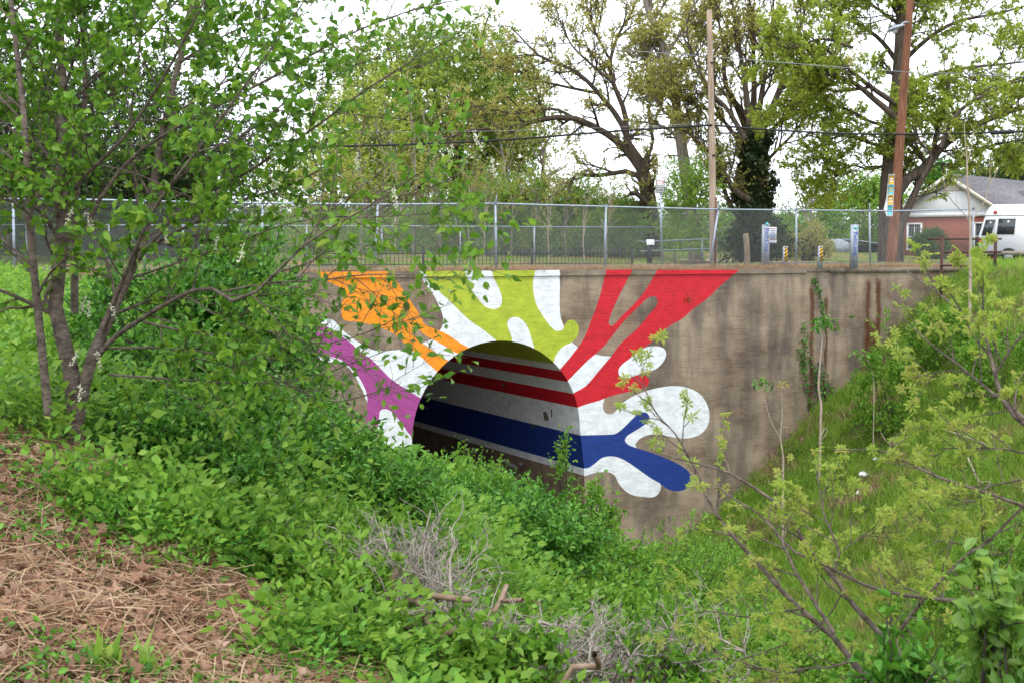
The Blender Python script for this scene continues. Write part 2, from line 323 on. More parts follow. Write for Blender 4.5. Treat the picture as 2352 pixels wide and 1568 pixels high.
shapes = [   # painted in this order, later ones on top
 ('W', pl(5, "240,402! 275,383 315,383 355,398 400,448 460,500 525,545 590,580 650,592 750,588 850,575! 925,545! 1000,512 1045,458! 1062,425 1065,372 1048,322 1020,260 985,200 950,160 928,120! 905,55! 1240,55! 1400,55! 1450,400 1600,500 1700,640! 1300,640! 1150,760! 1000,1400! 650,1400 652,1330! 640,1180! 600,1100! 590,960! 560,905 540,850 512,800 488,752 448,705 400,672 330,665 260,662 215,655 198,625!")),
 ('W', pl(5, "440,1225 480,1215 520,1225 560,1290! 540,1400 480,1380 455,1300")),
 ('W', pl(6, "-20,55! 441,55! 447,130 446,220 448,290 456,335 470,372! 470,420! 515,460! 548,487! 500,552! 470,640! 395,600! 200,600! 0,560!")),
 ('W', pl(6, "700,600! 776,640 805,661 850,652 900,635 950,622 990,606 1025,570 1043,532 1035,500 1005,484 960,482 915,495 860,530!")),
 ('W', pl(6, "500,760! 545,800! 690,772! 699,772 690,800 690,835 706,857 735,861 762,842 795,802 850,765 920,735 1000,714 1080,703 1160,713 1230,747 1270,802 1285,868 1272,930 1232,975 1170,995 1100,993 1040,981 980,973 920,985 885,1008 870,1035 885,1060! 900,1120! 1000,1230! 1013,1262 1003,1300 972,1325 900,1322 850,1312 808,1285 775,1245 755,1205 722,1186 680,1185 632,1193 592,1207! 500,1190!")),
 ('P', pl(5, "130,405! 150,400 200,395 245,402 300,430 380,480 460,540 530,600 600,650 660,710 720,770 790,820 860,865 960,925! 960,1250! 858,1150 820,1100 790,1058 740,1000 712,978 680,971 655,982 648,1020 640,1085 642,1150 655,1230 664,1330! 560,1330! 562,1280 567,1150 568,1000 570,900 552,830 500,742 440,682 400,652 350,635 280,625 200,625 140,612 108,560 96,500 105,450")),
 ('O', pl(5, "215,55! 238,85! 268,115 330,150 385,175 410,200 413,250 403,300 402,350 412,385 450,400 520,405 600,425 680,450 730,475 780,510 830,560 870,595 915,628 960,668 1010,712! 1060,760! 1130,680! 1085,647! 1040,618 985,580 925,542! 895,505 852,478! 905,455! 945,487 990,515! 1070,558 1140,602! 1250,640! 1290,600! 1212,560! 1160,530 1100,490 1040,460 985,440 940,415 920,370 880,310 840,250 800,190 765,145 742,115! 700,80! 690,55!")),
 ('G', pl(5, "925,55! 935,85! 965,118! 1000,165 1050,215 1100,260 1150,310 1200,360 1260,410 1320,450 1370,490 1405,517! 1500,640!")+pl(6, "250,640! 440,640! 410,582! 420,545 440,510 475,478 515,460 540,435 553,398 548,360 522,336 492,340 472,370 462,392 440,398 415,390 385,360 350,310 320,260 305,210 297,160 299,110 303,55!")),
 ('W', pl(5, "1195,55! 1215,118! 1240,180 1270,222 1310,275 1342,305 1378,319 1412,320 1440,302 1451,262 1441,212 1420,165 1392,112! 1372,55!")),
 ('W', pl(6, "152,352 165,330 190,320 220,325 250,350 270,385 287,435 305,498! 330,600! 200,560! 180,450! 175,425 163,395")),
 ('R', pl(6, "702,55! 694,110 682,165 665,220 645,280 622,340 600,398 575,450 545,492 500,550 440,620! 380,650! 450,900! 545,825! 600,805 670,785 720,765 790,745 850,733 900,720 933,705 946,686 943,660 922,645 880,645 840,655 803,660 779,642 776,612 798,582 840,550 880,517 925,485 962,458 1010,415 1060,370 1130,330 1200,270 1280,210 1340,150 1400,100! 1445,55!")),
 ('C', pl(6, "848,55! 826,110 800,160 770,220 742,285 724,330 722,357 740,370 762,350 800,308 860,250 915,185 958,120 988,55!")),
 ('C', pl(6, "645,527! 700,475 745,420 800,350 860,290 905,245 940,213 975,203 994,222 990,255 955,295 915,345 870,395 830,430 785,470 755,510 735,538! 690,536")),
 ('W', pl(6, "485,682! 540,625 600,565 645,527! 690,536 735,538! 690,590 640,650 590,705 515,748! 440,740! 440,700!")),
 ('B', pl(6, "480,980! 565,980! 640,978 700,976 755,972 790,950 830,912 870,872 900,853 930,852 949,875 940,905 900,935 850,965 822,985 811,1008 830,1032 870,1048 940,1070 1010,1095 1090,1130 1150,1165 1178,1202 1172,1250 1145,1283 1100,1292 1050,1280 1010,1250 950,1215 880,1165 820,1125 770,1102 720,1097 680,1108 640,1140 610,1160 588,1165! 500,1165!")),
]
PAINTS = {'W': ('white_paint_patch', PW), 'P': ('purple_paint_patch', PP), 'O': ('orange_paint_patch', PO), 'G': ('lime_green_paint_patch', PG), 'R': ('red_paint_patch', PR), 'B': ('blue_paint_patch', PB)}
ARC, ARZ, ARR = -.44, -4.80, 2.76
arch = [(ARC-ARR-.06*s_, ARZ-s_*4.9) for s_ in (1., .5)]+[(ARC+ARR*math.cos(a), ARZ+ARR*math.sin(a)) for a in np.linspace(math.pi, 0, 41)]+[(ARC+ARR+.15, ARZ-1.2), (ARC+ARR+.19, ARZ-2.6), (ARC+ARR+.19, ARZ-4.9)]
arch = np.array(arch)
X0, X1, ZC = -17., 26., -.17
def partition(rect, polys):
    """flat partition of a rectangle by the outlines: {index of top outline: triangles}"""
    vs, es, fs = [], [], []; n = 0
    for p in [np.array(rect)]+polys:
        p = np.array(p); ar_ = (p[:, 0]*np.roll(p[:, 1], -1)-np.roll(p[:, 0], -1)*p[:, 1]).sum(); p = p if ar_ > 0 else p[::-1]; k = len(p); vs += [Vector((float(a), float(b))) for a, b in p]; es += [(n+i, n+(i+1) % k) for i in range(k)]; fs.append(list(range(n, n+k))); n += k
    V, E_, Ff, ov, oe, of = geometry.delaunay_2d_cdt(vs, es, fs, 1, 1e-5)
    out = {}
    for f, o in zip(Ff, of):
        if 0 not in o: continue
        out.setdefault(max(o), []).append(list(f))
    return np.array([(v[0], v[1]) for v in V]), out
outs = [outline(s_[1]) for s_ in shapes]
wall = thing('retaining_wall', 'tall brown concrete retaining wall with bright mural round an arched tunnel', 'wall', (0, 0, 0))
def wallmeshes(rect, Y, cmat, with_arch, cname):
    polys = outs+([arch] if with_arch else [])
    V, out = partition(rect, polys); acc = {}
    for k, fs in out.items():
        if with_arch and k == len(outs)+1: continue
        code = 'C' if k == 0 else shapes[k-1][0]
        acc.setdefault(code if code in 'C' else (code, k), []).extend(fs)
    V3 = np.stack([V[:, 0], np.full(len(V), Y), V[:, 1]], 1)
    for key, fs in acc.items():
        fs = np.array([f if True else f for f in fs])
        a, b, c = V3[fs[:, 0]], V3[fs[:, 1]], V3[fs[:, 2]]; nn = np.cross(b-a, c-a)[:, 1]; fs[nn > 0] = fs[nn > 0][:, ::-1]
        used, inv = np.unique(fs, return_inverse=True); fs2 = inv.reshape(fs.shape)
        if key == 'C': mesh(cname, V3[used], fs2, cmat, wall)
        else: mesh(PAINTS[key[0]][0], V3[used], fs2, PAINTS[key[0]][1], wall)
wallmeshes([(X0, -10.2), (X1, -10.2), (X1, ZC), (X0, ZC)], 0., C_WALL, True, 'concrete_face')
wallmeshes([(X0, ZC), (10.95, ZC), (10.95, .0), (X0, .0)], -.055, C_CAP, False, 'coping_face')
b = MB()   # coping body, broken at the panel joint
b.box(((X0+10.95)/2, .2405, ZC/2), (10.95-X0, .589, -ZC-.002)); b.build('coping', C_CAP, wall)
b = MB(); b.box((11.45, .28, ZC/2-.02), (.98, .5, -ZC+.01)); b.build('broken_coping', C_CAP, wall)
b = MB(); b.box(((X1+11.95)/2, .22, ZC/2-.01), (X1-11.95, .56, -ZC-.002)); b.build('coping', C_CAP, wall)
b = MB(); b.box(((X0+X1)/2, .36, ZC-.07), (X1-X0, .35, .13)); b.box((X0+.3, .36, -5), (.6, .35, 9.6)); b.box((X1-.3, .36, -5), (.6, .35, 9.6)); b.build('wall_core', C_WALL, wall)
# rough joint between the two wall panels
zz = np.linspace(-.2, -6.6, 60); xx = 11.62+np.sin(zz*2)*.02
V, Fq = [], []
for i, z in enumerate(zz):
    wv = .15+.03*math.sin(z*7)+.02*random.random(); dd = .012+.03*random.random(); V += [(xx[i]-wv, -.002, z), (xx[i]-wv*.6, -dd, z), (xx[i]+wv*.6, -dd, z), (xx[i]+wv, -.002, z)]
    if i: a = 4*i; Fq += [(a-4+j, a-3+j, a+1+j, a+j) for j in range(3)]
mesh('spalled_joint', np.array(V), np.array(Fq), C_CAP, wall)
# ---- tunnel lining: strips between the boundaries seen at the mouth
tun = thing('tunnel', 'arched concrete tunnel with painted stripes along its dark inner wall', 'tunnel', (ARC, .1, -9.6))
def zc6(x, y): return onY(*c6(x, y), 0.)[2]
cuts = [(zc6(410, 582), 'G'), (zc6(440, 622), 'W'), (zc6(482, 682), 'R'), (zc6(515, 748), 'W'), (zc6(545, 825), 'R'), (zc6(565, 980), 'W'), (zc6(590, 1165), 'B'), (zc6(590, 1205), 'W'), (-20, 'C')]
ar2 = [tuple(p) for p in arch]; prof = []
for i in range(len(ar2)-1):
    (xa, za), (xb, zb) = ar2[i], ar2[i+1]; n = max(1, int(math.hypot(xb-xa, zb-za)/.25)); cutp = sorted([c[0] for c in cuts if min(za, zb) < c[0] < max(za, zb)], reverse=za > zb)
    ts = sorted(set([0]+[(c-za)/(zb-za) for c in cutp])); prof += [(lerp(xa, xb, t), lerp(za, zb, t)) for t in ts]
prof.append(ar2[-1]); prof = np.array(prof); Ys = np.r_[np.linspace(0, 8, 9), 12, 18, 28]
stripe = {}
for i in range(len(prof)-1):
    zm = (prof[i, 1]+prof[i+1, 1])/2; k = next(j for j, c in enumerate(cuts) if zm > c[0]); stripe.setdefault((k, prof[i, 0] > ARC), []).append(i)
TINS = {'O': 'unseen_orange_stripe', 'P': 'unseen_purple_stripe', 'G': 'lime_green_stripe', 'W': 'white_stripe', 'R': 'red_stripe', 'B': 'blue_stripe', 'C': 'concrete_lining'}
for (k, right), ids in stripe.items():
    V, Fq = [], []
    for i in ids:
        for j in range(len(Ys)-1):
            n = len(V); V += [(prof[i, 0], Ys[j], prof[i, 1]), (prof[i+1, 0], Ys[j], prof[i+1, 1]), (prof[i+1, 0], Ys[j+1], prof[i+1, 1]), (prof[i, 0], Ys[j+1], prof[i, 1])]; Fq.append((n, n+1, n+2, n+3))
    code = cuts[k][1] if right else 'GOCPCPPCC'[k]; mesh(TINS[code], V, np.array(Fq), {'G': PG, 'W': PW, 'R': PR, 'B': PB, 'C': C_IN, 'O': PO, 'P': PP}[code], tun)  # left side is unseen; its darker stripes are invented to cut bounced light
soil = simple('dark_soil', (.06, .045, .03), .95, .1)
MB().box((ARC, 14, -9.7), (6.2, 28.4, .2)).build('tunnel_floor', soil, tun); MB().box((ARC, 28.1, -5.6), (6.6, .2, 8.2)).build('added_end_wall', C_IN, tun)  # end wall added out of view, keeps daylight out of the far end
# spalls and old graffiti on the inner right wall (flat paint strokes a few mm off the surface)
XR = ARC+ARR+.17
def inpt(x, y, off=.012):
    """photo position -> point on the inner right wall"""
    r = ray(x, y); X = XR
    for _ in range(3):
        q = CAM+r*(X-CAM[0])/r[0]; X = float(np.interp(-q[2], -arch[22:, 1], arch[22:, 0]))
    q = CAM+r*(X-off-CAM[0])/r[0]; return q
def d7(x, y): return ((1000+x/4.9)*2352/2560, (1080+y/4.9)*2352/2560)
graf = {'graffiti_pale': simple('pale_spray', (.42, .45, .50), .6), 'graffiti_blue': simple('blue_spray', (.03, .07, .22), .6), 'graffiti_black': simple('black_spray', (.012, .012, .016), .6),
        'graffiti_pink': simple('pink_wash', (.34, .19, .17), .7), 'graffiti_yellow': simple('yellow_wash', (.30, .22, .05), .7), 'graffiti_red': simple('red_spray', (.30, .03, .015), .6)}
FILLS = [('graffiti_pink', [(1090, 430), (1180, 440), (1350, 520), (1600, 620), (1620, 800), (1480, 800), (1370, 620), (1240, 560), (1180, 640), (1120, 520)]),
 ('graffiti_black', [(1105, 440), (1150, 480), (1200, 620), (1160, 600)]), ('graffiti_black', [(1235, 540), (1330, 540), (1360, 580), (1300, 590), (1250, 620)]), ('graffiti_black', [(1370, 780), (1440, 760), (1460, 860), (1400, 1000), (1380, 900)]),
 ('graffiti_black', [(1490, 600), (1520, 640), (1530, 930), (1500, 950)]), ('graffiti_blue', [(640, 260), (700, 300), (1090, 380), (1085, 440), (900, 400), (760, 420), (600, 330), (430, 310), (430, 270)]),
 ('graffiti_yellow', [(480, 340), (560, 300), (600, 340), (590, 560), (540, 660), (500, 560)]), ('graffiti_yellow', [(770, 470), (850, 450), (910, 520), (900, 600), (800, 620)]), ('graffiti_pale', [(1270, 320), (1310, 320), (1360, 380), (1400, 390), (1460, 440), (1380, 430), (1280, 370)]),
 ('graffiti_pale', [(870, 190), (940, 180), (950, 260), (890, 250)]), ('graffiti_pale', [(1610, 640), (1640, 650), (1700, 800), (1720, 960), (1660, 950), (1600, 760)]), ('graffiti_pale', [(1460, 365), (1500, 370), (1500, 400), (1465, 400)])]
STR = [('graffiti_pale', .022, [(1100, 430), (1160, 520), (1220, 620)]), ('graffiti_pale', .02, [(1230, 530), (1300, 510), (1390, 600)]), ('graffiti_pale', .02, [(1410, 600), (1440, 515), (1490, 540), (1520, 640)]),
 ('graffiti_pale', .02, [(1390, 830), (1440, 990), (1470, 1100)]), ('graffiti_pale', .018, [(1480, 640), (1450, 800), (1460, 1000)]), ('graffiti_blue', .03, [(1520, 640), (1590, 670), (1600, 760), (1560, 860), (1540, 800), (1565, 700)]),
 ('graffiti_blue', .028, [(1620, 640), (1700, 720), (1790, 800), (1780, 830), (1720, 900), (1690, 800)]), ('graffiti_pale', .02, [(1790, 980), (1830, 880), (1870, 820)]), ('graffiti_pale', .02, [(1600, 900), (1640, 1010), (1700, 1040)]),
 ('graffiti_red', .03, [(440, 340), (490, 310), (540, 290), (590, 280), (610, 340), (600, 470)]), ('graffiti_red', .03, [(760, 430), (800, 470), (850, 440), (900, 490), (930, 540), (1000, 560)]), ('graffiti_red', .025, [(1380, 490), (1370, 520), (1400, 540), (1390, 560)])]
off = .006
for nm, pts in FILLS:
    off += .0012; q = np.array([inpt(*d7(*p), off) for p in pts]); mesh(nm, q, [list(range(len(q)))], graf[nm], tun)
def ribbon(pts, hw, ua, va):
    q = resample(pts, max(8, len(pts)*5)); d = np.gradient(q, axis=0); a = d@ua; b_ = d@va; n = np.hypot(a, b_)+1e-9; s_ = (ua[None]*(-b_/n)[:, None]+va[None]*(a/n)[:, None])*hw
    k = len(q); return np.vstack([q+s_, q-s_]), np.array([(i, i+1, k+i+1, k+i) for i in range(k-1)])
for nm, hw, pts in STR:
    off += .0012; mesh(nm, *ribbon(np.array([inpt(*d7(*p), off) for p in pts]), hw, np.array([0, 1., 0]), ZV), graf[nm], tun)
brk = simple('raw_broken_concrete', (.16, .12, .085), .95, .1, bump=.8, ns=14)
for i, s_ in enumerate(("352,850 368,845 385,880 380,900 360,895", "396,835 403,832 405,875 399,882", "288,915 308,920 300,940 292,938", "120,690 140,688 142,708 128,712")):
    pts = [tuple(map(float, t.split(','))) for t in s_.split()]; mesh('broken_patch', np.array([inpt(*c6(*p), .004) for p in pts]), [list(range(len(pts)))], brk, tun)
# small marks on the wall face: orange tag, faded dark tag, pale scribbles
def wr(x, y, o=-.006): return onY(x, y, o)
def tagstrokes(name, mat, strokes, hw):
    for i, st in enumerate(strokes): mesh(name, *ribbon(np.array([wr(*p, -.005-.0008*i) for p in st]), hw, np.array([1., 0, 0]), ZV), mat, wall)
tagstrokes('orange_tag_stroke', simple('orange_spray', (.62, .16, .05), .7), [[(1441, 1291), (1443, 1278), (1446, 1288), (1450, 1277), (1452, 1291)], [(1466, 1278), (1460, 1281), (1460, 1290), (1466, 1290)], [(1476, 1276), (1477, 1288), (1474, 1293)], [(1455, 1291), (1456, 1291.5)], [(1470, 1290), (1471, 1290.5)]], .016)
tagstrokes('faded_tag_stroke', simple('faded_dark_spray', (.15, .115, .09), .8), [[(1501, 1183), (1492, 1186), (1490, 1196), (1499, 1200)], [(1507, 1182), (1506, 1199)], [(1507, 1190), (1514, 1190)], [(1514, 1183), (1514, 1200)], [(1520, 1184), (1520, 1196), (1527, 1197), (1528, 1184)], [(1540, 1184), (1533, 1187), (1540, 1193), (1534, 1200)]], .02)
tagstrokes('chalk_scribble', simple('chalk', (.55, .52, .47), .8), [[(1800+i*3.4, 1122+(i % 2)*2.2) for i in range(9)], [(1798, 982), (1804, 979), (1810, 983)]], .012)
# bare bar hanging below the coping, rust knot in the red paint
MB().tube([onY(2014, 634, -.03), onY(2015, 652, -.035), onY(2014.5, 672, -.03)], .012, 6).build('hanging_rebar', simple('rusty_steel', (.12, .07, .05), .8), wall)
# ------------------------------------------------------------------ ground
def gmat():
    m = M('bank_soil', .95, .1); c = m.ramp(m.noise(1.2, det=6), [(.35, (.07, .055, .03)), (.5, (.08, .10, .025)), (.62, (.19, .13, .075))])
    m.col(m.mix(m.ramp(m.noise(22, det=4), [(.4, 0.), (.7, .6)]), c, (.05, .045, .022))); m.bump(m.noise(14, det=5), .8, .05); return m.m
def litmat():
    m = M('dry_grass_soil', .95, .1); c = m.ramp(m.noise(6, det=6), [(.3, (.13, .085, .05)), (.6, (.27, .19, .11)), (.75, (.10, .13, .04))])
    m.col(c); m.bump(m.noise(25, det=5), .8, .04); return m.m
def lawn():
    m = M('lawn_soil', .95, .1); g = m.ramp(m.noise(.35, det=5), [(.36, (.075, .12, .03)), (.5, (.11, .14, .045)), (.58, (.30, .14, .08))])
    m.col(m.mix(m.ramp(m.noise(9, det=5), [(.4, 0.), (.7, .5)]), g, (.16, .14, .07))); m.bump(m.noise(12, det=4), .7, .04); return m.m
def grid(xs, ys, fn, name, mat, kind='structure'):
    XX, YY = np.meshgrid(xs, ys); ZZ = fn(XX, YY); n, m_ = len(ys), len(xs); V = np.stack([XX, YY, ZZ], -1).reshape(-1, 3)
    i = np.arange(n-1)[:, None]*m_+np.arange(m_-1)[None]; Fq = np.stack([i, i+1, i+m_+1, i+m_], -1).reshape(-1, 4)
    o = mesh(name, V, Fq, mat, smooth=True); o['kind'] = kind; return o
xs = np.r_[-600, -300, -150, -80, -50, np.arange(-35, 45, .35), 60, 90, 150, 300, 600]; ys = np.r_[-400, -200, -100, -70, np.arange(-50, 0.01, .35), .05]
grid(xs, ys, H, 'ravine_bank', gmat())
ysb = np.r_[np.arange(.55, 30, .6), 34, 40, 50, 70, 100, 160, 300, 700]; xsb = np.r_[-600, -300, -150, -80, np.arange(-50, 70, 1.), 90, 150, 300, 600]
grid(xsb, ysb, HB, 'ground', lawn())
def strip(name, pts, hw, mat, dz, n=60):
    q = resample(np.array([(p[0], p[1], 0) for p in pts], float), n); d = nrm(np.gradient(q, axis=0)); s_ = np.stack([-d[:, 1], d[:, 0], 0*d[:, 0]], 1)
    L_ = [q+s_*hw*t for t in (-1, -.33, .33, 1)]; V = np.vstack(L_); V[:, 2] = HB(V[:, 0], V[:, 1])+dz; k = len(q)
    o = mesh(name, V, np.array([(i+j*k, i+1+j*k, i+1+(j+1)*k, i+(j+1)*k) for j in range(3) for i in range(k-1)]), mat, smooth=True); o['kind'] = 'structure'; return o
road = M('asphalt', .9, .2); road.col(road.ramp(road.noise(30, det=3), [(.35, (.045, .045, .047)), (.65, (.075, .073, .07))])); road.bump(road.noise(120, det=2), .4, .005)
strip('road', [(-60, 8.), (-20, 8.), (10, 8), (40, 10), (70, 13)], 2.6, road.m, .07, 120)
trailm = simple('tan_concrete', (.42, .33, .22), .9, .1, ns=2.5)
pa = [onZ(1600, 594, .1), onZ(1700, 597, .06), onZ(1820, 600.5, .04), onZ(1960, 605, .03), onZ(2120, 611, .02)]
strip('trail_path', [(p[0], p[1]) for p in pa], 1.5, trailm, .06, 60)
claym = simple('red_clay', (.36, .155, .085), .95, .1, ns=3)
for nm, a_, hw in (('clay_patch', [(1720, 589.), (1860, 590), (2060, 594)], 2.2),):
    q = [onZ(x, y, .25) for x, y in a_]; strip('clay_ground', [(p[0], p[1]) for p in q], hw, claym, .05, 30)
# ------------------------------------------------------------------ fences, poles, signs and other things on the street level
GALV = simple('galvanised_steel', (.33, .38, .44), .45, .5, .6, .15, 20); GALD = simple('dull_galvanised_steel', (.22, .24, .26), .6, .4, .5, .2, 20)
WIRE = simple('zinc_wire', (.30, .31, .32), .55, .4, .3, .15, 20); IRON = simple('black_iron', (.018, .018, .02), .6, .4); RUST = simple('rust_brown_paint', (.075, .035, .028), .7, .3, ns=12)
FY = .40
def fence_top(x): return float(np.interp(x, [-300, -100, 210, 500, 862, 1138, 1400, 1633, 1829, 2050, 2240], [455, 456, 459, 466, 470, 468, 475, 481, 483, 485, 481]))
fence = thing('chain_link_fence', 'long galvanised chain link fence standing on top of the mural wall', 'fence', onY(1138, 622, FY))
def wirefield(name, xa, za, xb, zb_top, Y, pitch, r, mat, parent):
    """diamonds of wire between x=xa..xb, from za up to the top profile zb_top(x)"""
    hgt = 2.6; V0, V1 = [], []; x = xa-hgt
    while x < xb+hgt:
        for sgn in (1, -1):
            xs_, xe = (x, x+hgt) if sgn > 0 else (x+hgt, x)
            t = np.linspace(0, 1, 60); X = xs_+(xe-xs_)*t; Z = za+hgt*t; ok = (X >= xa) & (X <= xb) & (Z <= np.interp(X, zb_top[0], zb_top[1]))
            if ok.sum() > 1: i = np.where(ok)[0]; V0.append((X[i[0]], Y+.004*sgn, Z[i[0]])); V1.append((X[i[-1]], Y+.004*sgn, Z[i[-1]]))
        x += pitch
    Pn = np.stack([np.array(V0), np.array(V1)], 1); V, Fq = tubes(Pn, np.full(Pn.shape[:2], r), 3); return mesh(name, V, Fq, mat, parent)
tx = np.arange(-300, 2241, 60); tq = np.array([onY(x, fence_top(x), FY) for x in tx]); tq = np.vstack([tq, onY(2240, 481, FY)])
MB().tube(tq, .024, 8).build('top_rail', GALV, fence, True)
wm = wirefield('wire_mesh', tq[0, 0], .02, tq[-1, 0], (tq[:, 0], tq[:, 2]), FY-.03, .072, .0021, WIRE, fence); wm['kind'] = 'stuff'
for x, xb, br in ((-200, -200, 1), (30, 33, 0), (330, 333, 0), (603, 601, 1), (868, 860, 0), (1138, 1140, 1), (1392, 1388, 0), (1650, 1628, 1), (1829, 1829, 1), (1997, 1999, 1), (2236, 2232, 1)):
    a = onY(x, fence_top(x)-1, FY); b = onY(xb, 622, FY); b[2] = -.15
    MB().tube([b, a], .034, 10).tube([a+(a-b)*.0, a+[0, 0, .04]], .042, 10).build('fence_post', GALV, fence, True)
    if br:
        m = MB(); m.tube([a, a+[.12, .13, .24]], .017, 6); m.tube([a+[0, 0, -.02], a+[0, 0, .05]], .046, 8); m.build('barbed_wire_arm', GALD, fence)
# rear fence across the road
RY = 21.5
rf = thing('chain_link_fence', 'lower looking chain link fence across the road in front of the saplings', 'fence', (0, RY, 0))
rq = np.array([onY(x, y, RY) for x, y in ((-300, 514), (0, 516), (500, 518), (877, 519.5), (1057, 520), (1227, 521), (1550, 522), (1692, 523))])
MB().tube(rq, .024, 6).build('top_rail', GALV, rf, True)
wm = wirefield('wire_mesh', rq[0, 0], .3, rq[-1, 0], (rq[:, 0], rq[:, 2]), RY-.03, .09, .0020, WIRE, rf); wm['kind'] = 'stuff'
for i, (x, y) in enumerate(((-120, 515.5), (60, 516), (250, 517), (420, 517.7), (540, 518), (704, 519), (877, 519.5), (1057, 520), (1227, 521), (1392, 521.5), (1550, 522), (1692, 505))):
    a = onY(x, y, RY); b = a.copy(); b[2] = -.1; MB().tube([b, a], .035, 8).build('fence_post', GALV, rf, True)
    if 3 < i < 11: MB().tube([a, a+[-.3, -.05, .34]], .018, 6).build('barbed_wire_arm', GALV, rf)
# ornate black iron fence between
def iron_fence(name, label, xa, xb, ytop, Y, gate=False):
    a, b = onY(xa, ytop, Y), onY(xb, ytop, Y); t = thing(name, label, 'fence', ((a[0]+b[0])/2, Y, 0)); zt = a[2]; zg = -.05
    n = int((b[0]-a[0])/.14); m = MB()
    for zz_ in (zt-.14, zg+.18): m.box(((a[0]+b[0])/2, Y, zz_), (b[0]-a[0], .03, .035))
    m.build('rail', IRON, t)
    for i in range(n+1):
        x = a[0]+(b[0]-a[0])*i/n; p = MB(); tall = i % 2 == 0; h = zt if tall else zt-.08
        p.tube([(x, Y, zg), (x, Y, h)], .012, 5); p.add([(x-.022, Y, h), (x, Y-.01, h), (x+.022, Y, h), (x, Y+.01, h), (x, Y, h+.07), (x, Y, h-.04)], [[0, 1, 4], [1, 2, 4], [2, 3, 4], [3, 0, 4], [1, 0, 5], [2, 1, 5], [3, 2, 5], [0, 3, 5]])
        p.build('picket', IRON, t)
    for x in np.linspace(a[0], b[0], 4): MB().box((x, Y, (zt+zg)/2), (.06, .06, zt-zg+.08)).tube([(x, Y, zt+.04), (x, Y, zt+.10)], [.045, .01], 8).build('iron_post', IRON, t)
iron_fence('iron_fence', 'low black iron picket fence with pointed tops seen through the wire mesh', 700, 1452, 573, 4.4)
# two-rail pipe fence and reader board
GP = simple('grey_green_pipe', (.13, .16, .16), .6, .4)
t = thing('pipe_railing', 'grey two-rail pipe railing between the black picket fence and the pale pole', 'railing', onZ(1560, 606, 0))
q0, q1 = onY(1466, 556, 9.4), onY(1648, 549, 9.4); q2, q3 = onY(1470, 578, 9.4), onY(1648, 571, 9.4)
MB().tube([q0, q1], .03, 8).build('rail', GP, t, True); MB().tube([q2, q3], .03, 8).build('rail', GP, t, True)
for k in (.12, .8): a = lerp(q0, q1, k); b = a.copy(); b[2] = -.05; MB().tube([b, a+[0, 0, .01]], .04, 8).build('post', IRON if k < .5 else GP, t, True)
MB().tube([onY(1500, 607, 9.2), onY(1645, 603, 9.2)], .045, 6).build('low_kerb_rail', simple('rusted_rail', (.07, .04, .03), .9), t)
WHITE = simple('white_enamel', (.72, .73, .74), .4, .4, var=.06); BLK = simple('black_ink', (.02, .02, .022), .6); REDI = simple('red_ink', (.48, .04, .03), .6); BLUI = simple('blue_ink', (.02, .08, .42), .5); YEL = simple('yellow_sheeting', (.75, .42, .02), .5, var=.1); TEAL = simple('teal_print', (.14, .52, .60), .5, var=.1)
t = thing('information_board', 'small white slanted reader board on a black post', 'sign', onY(1492, 603, 7.))
a = onY(1494, 557, 7.); ex = np.array([.9, .1, 0]); ex = ex/np.linalg.norm(ex); ey = np.array([.28, .45, .42]); ey /= np.linalg.norm(ey); ez = np.cross(ex, ey)
m = MB(); m.box(a, (.36, .30, .03), [ex, ey, ez]); m.build('panel', WHITE, t)
m = MB(); m.box((a[0], a[1], a[2]/2-.05), (.09, .09, a[2]+.02)); m.build('post', IRON, t)
for i in range(4): MB().box(a+ey*(.09-.06*i)+ez*.018, (.26, .014, .004), [ex, ey, ez]).build('printed_line', simple('grey_print', (.3, .3, .32)) if i == 0 else bpy.data.materials['grey_print'], t)
def text(body, name, o, ex, ey, h, mat, parent, wmax=None, off=.004):
    """flat lettering whose centre is o, written along ex, up along ey"""
    cu = bpy.data.curves.new(name, 'FONT'); cu.body = body; cu.size = 1; cu.align_x = 'CENTER'; cu.align_y = 'CENTER'; cu.extrude = .01; cu.resolution_u = 3
    ob = bpy.data.objects.new(name, cu); COL.objects.link(ob); cu.materials.append(mat); bpy.context.view_layer.update()
    ex = Vector(ex).normalized(); ey = Vector(ey).normalized(); ez = ex.cross(ey); w_ = ob.dimensions.x; sx = h*1.35 if wmax is None else wmax/max(w_, .01)
    mt = Matrix([[ex[i]*sx, ey[i]*h*1.35, ez[i]*.1, 0] for i in range(3)]+[[0, 0, 0, 1]]); mt.translation = Vector(o)+ez*off
    me = bpy.data.meshes.new_from_object(ob); bpy.data.objects.remove(ob); bpy.data.curves.remove(cu); me.materials.clear(); me.materials.append(mat); me.name = name
    ob = bpy.data.objects.new(name, me); COL.objects.link(ob); adopt(ob, parent); ob.matrix_basis = mt; return ob
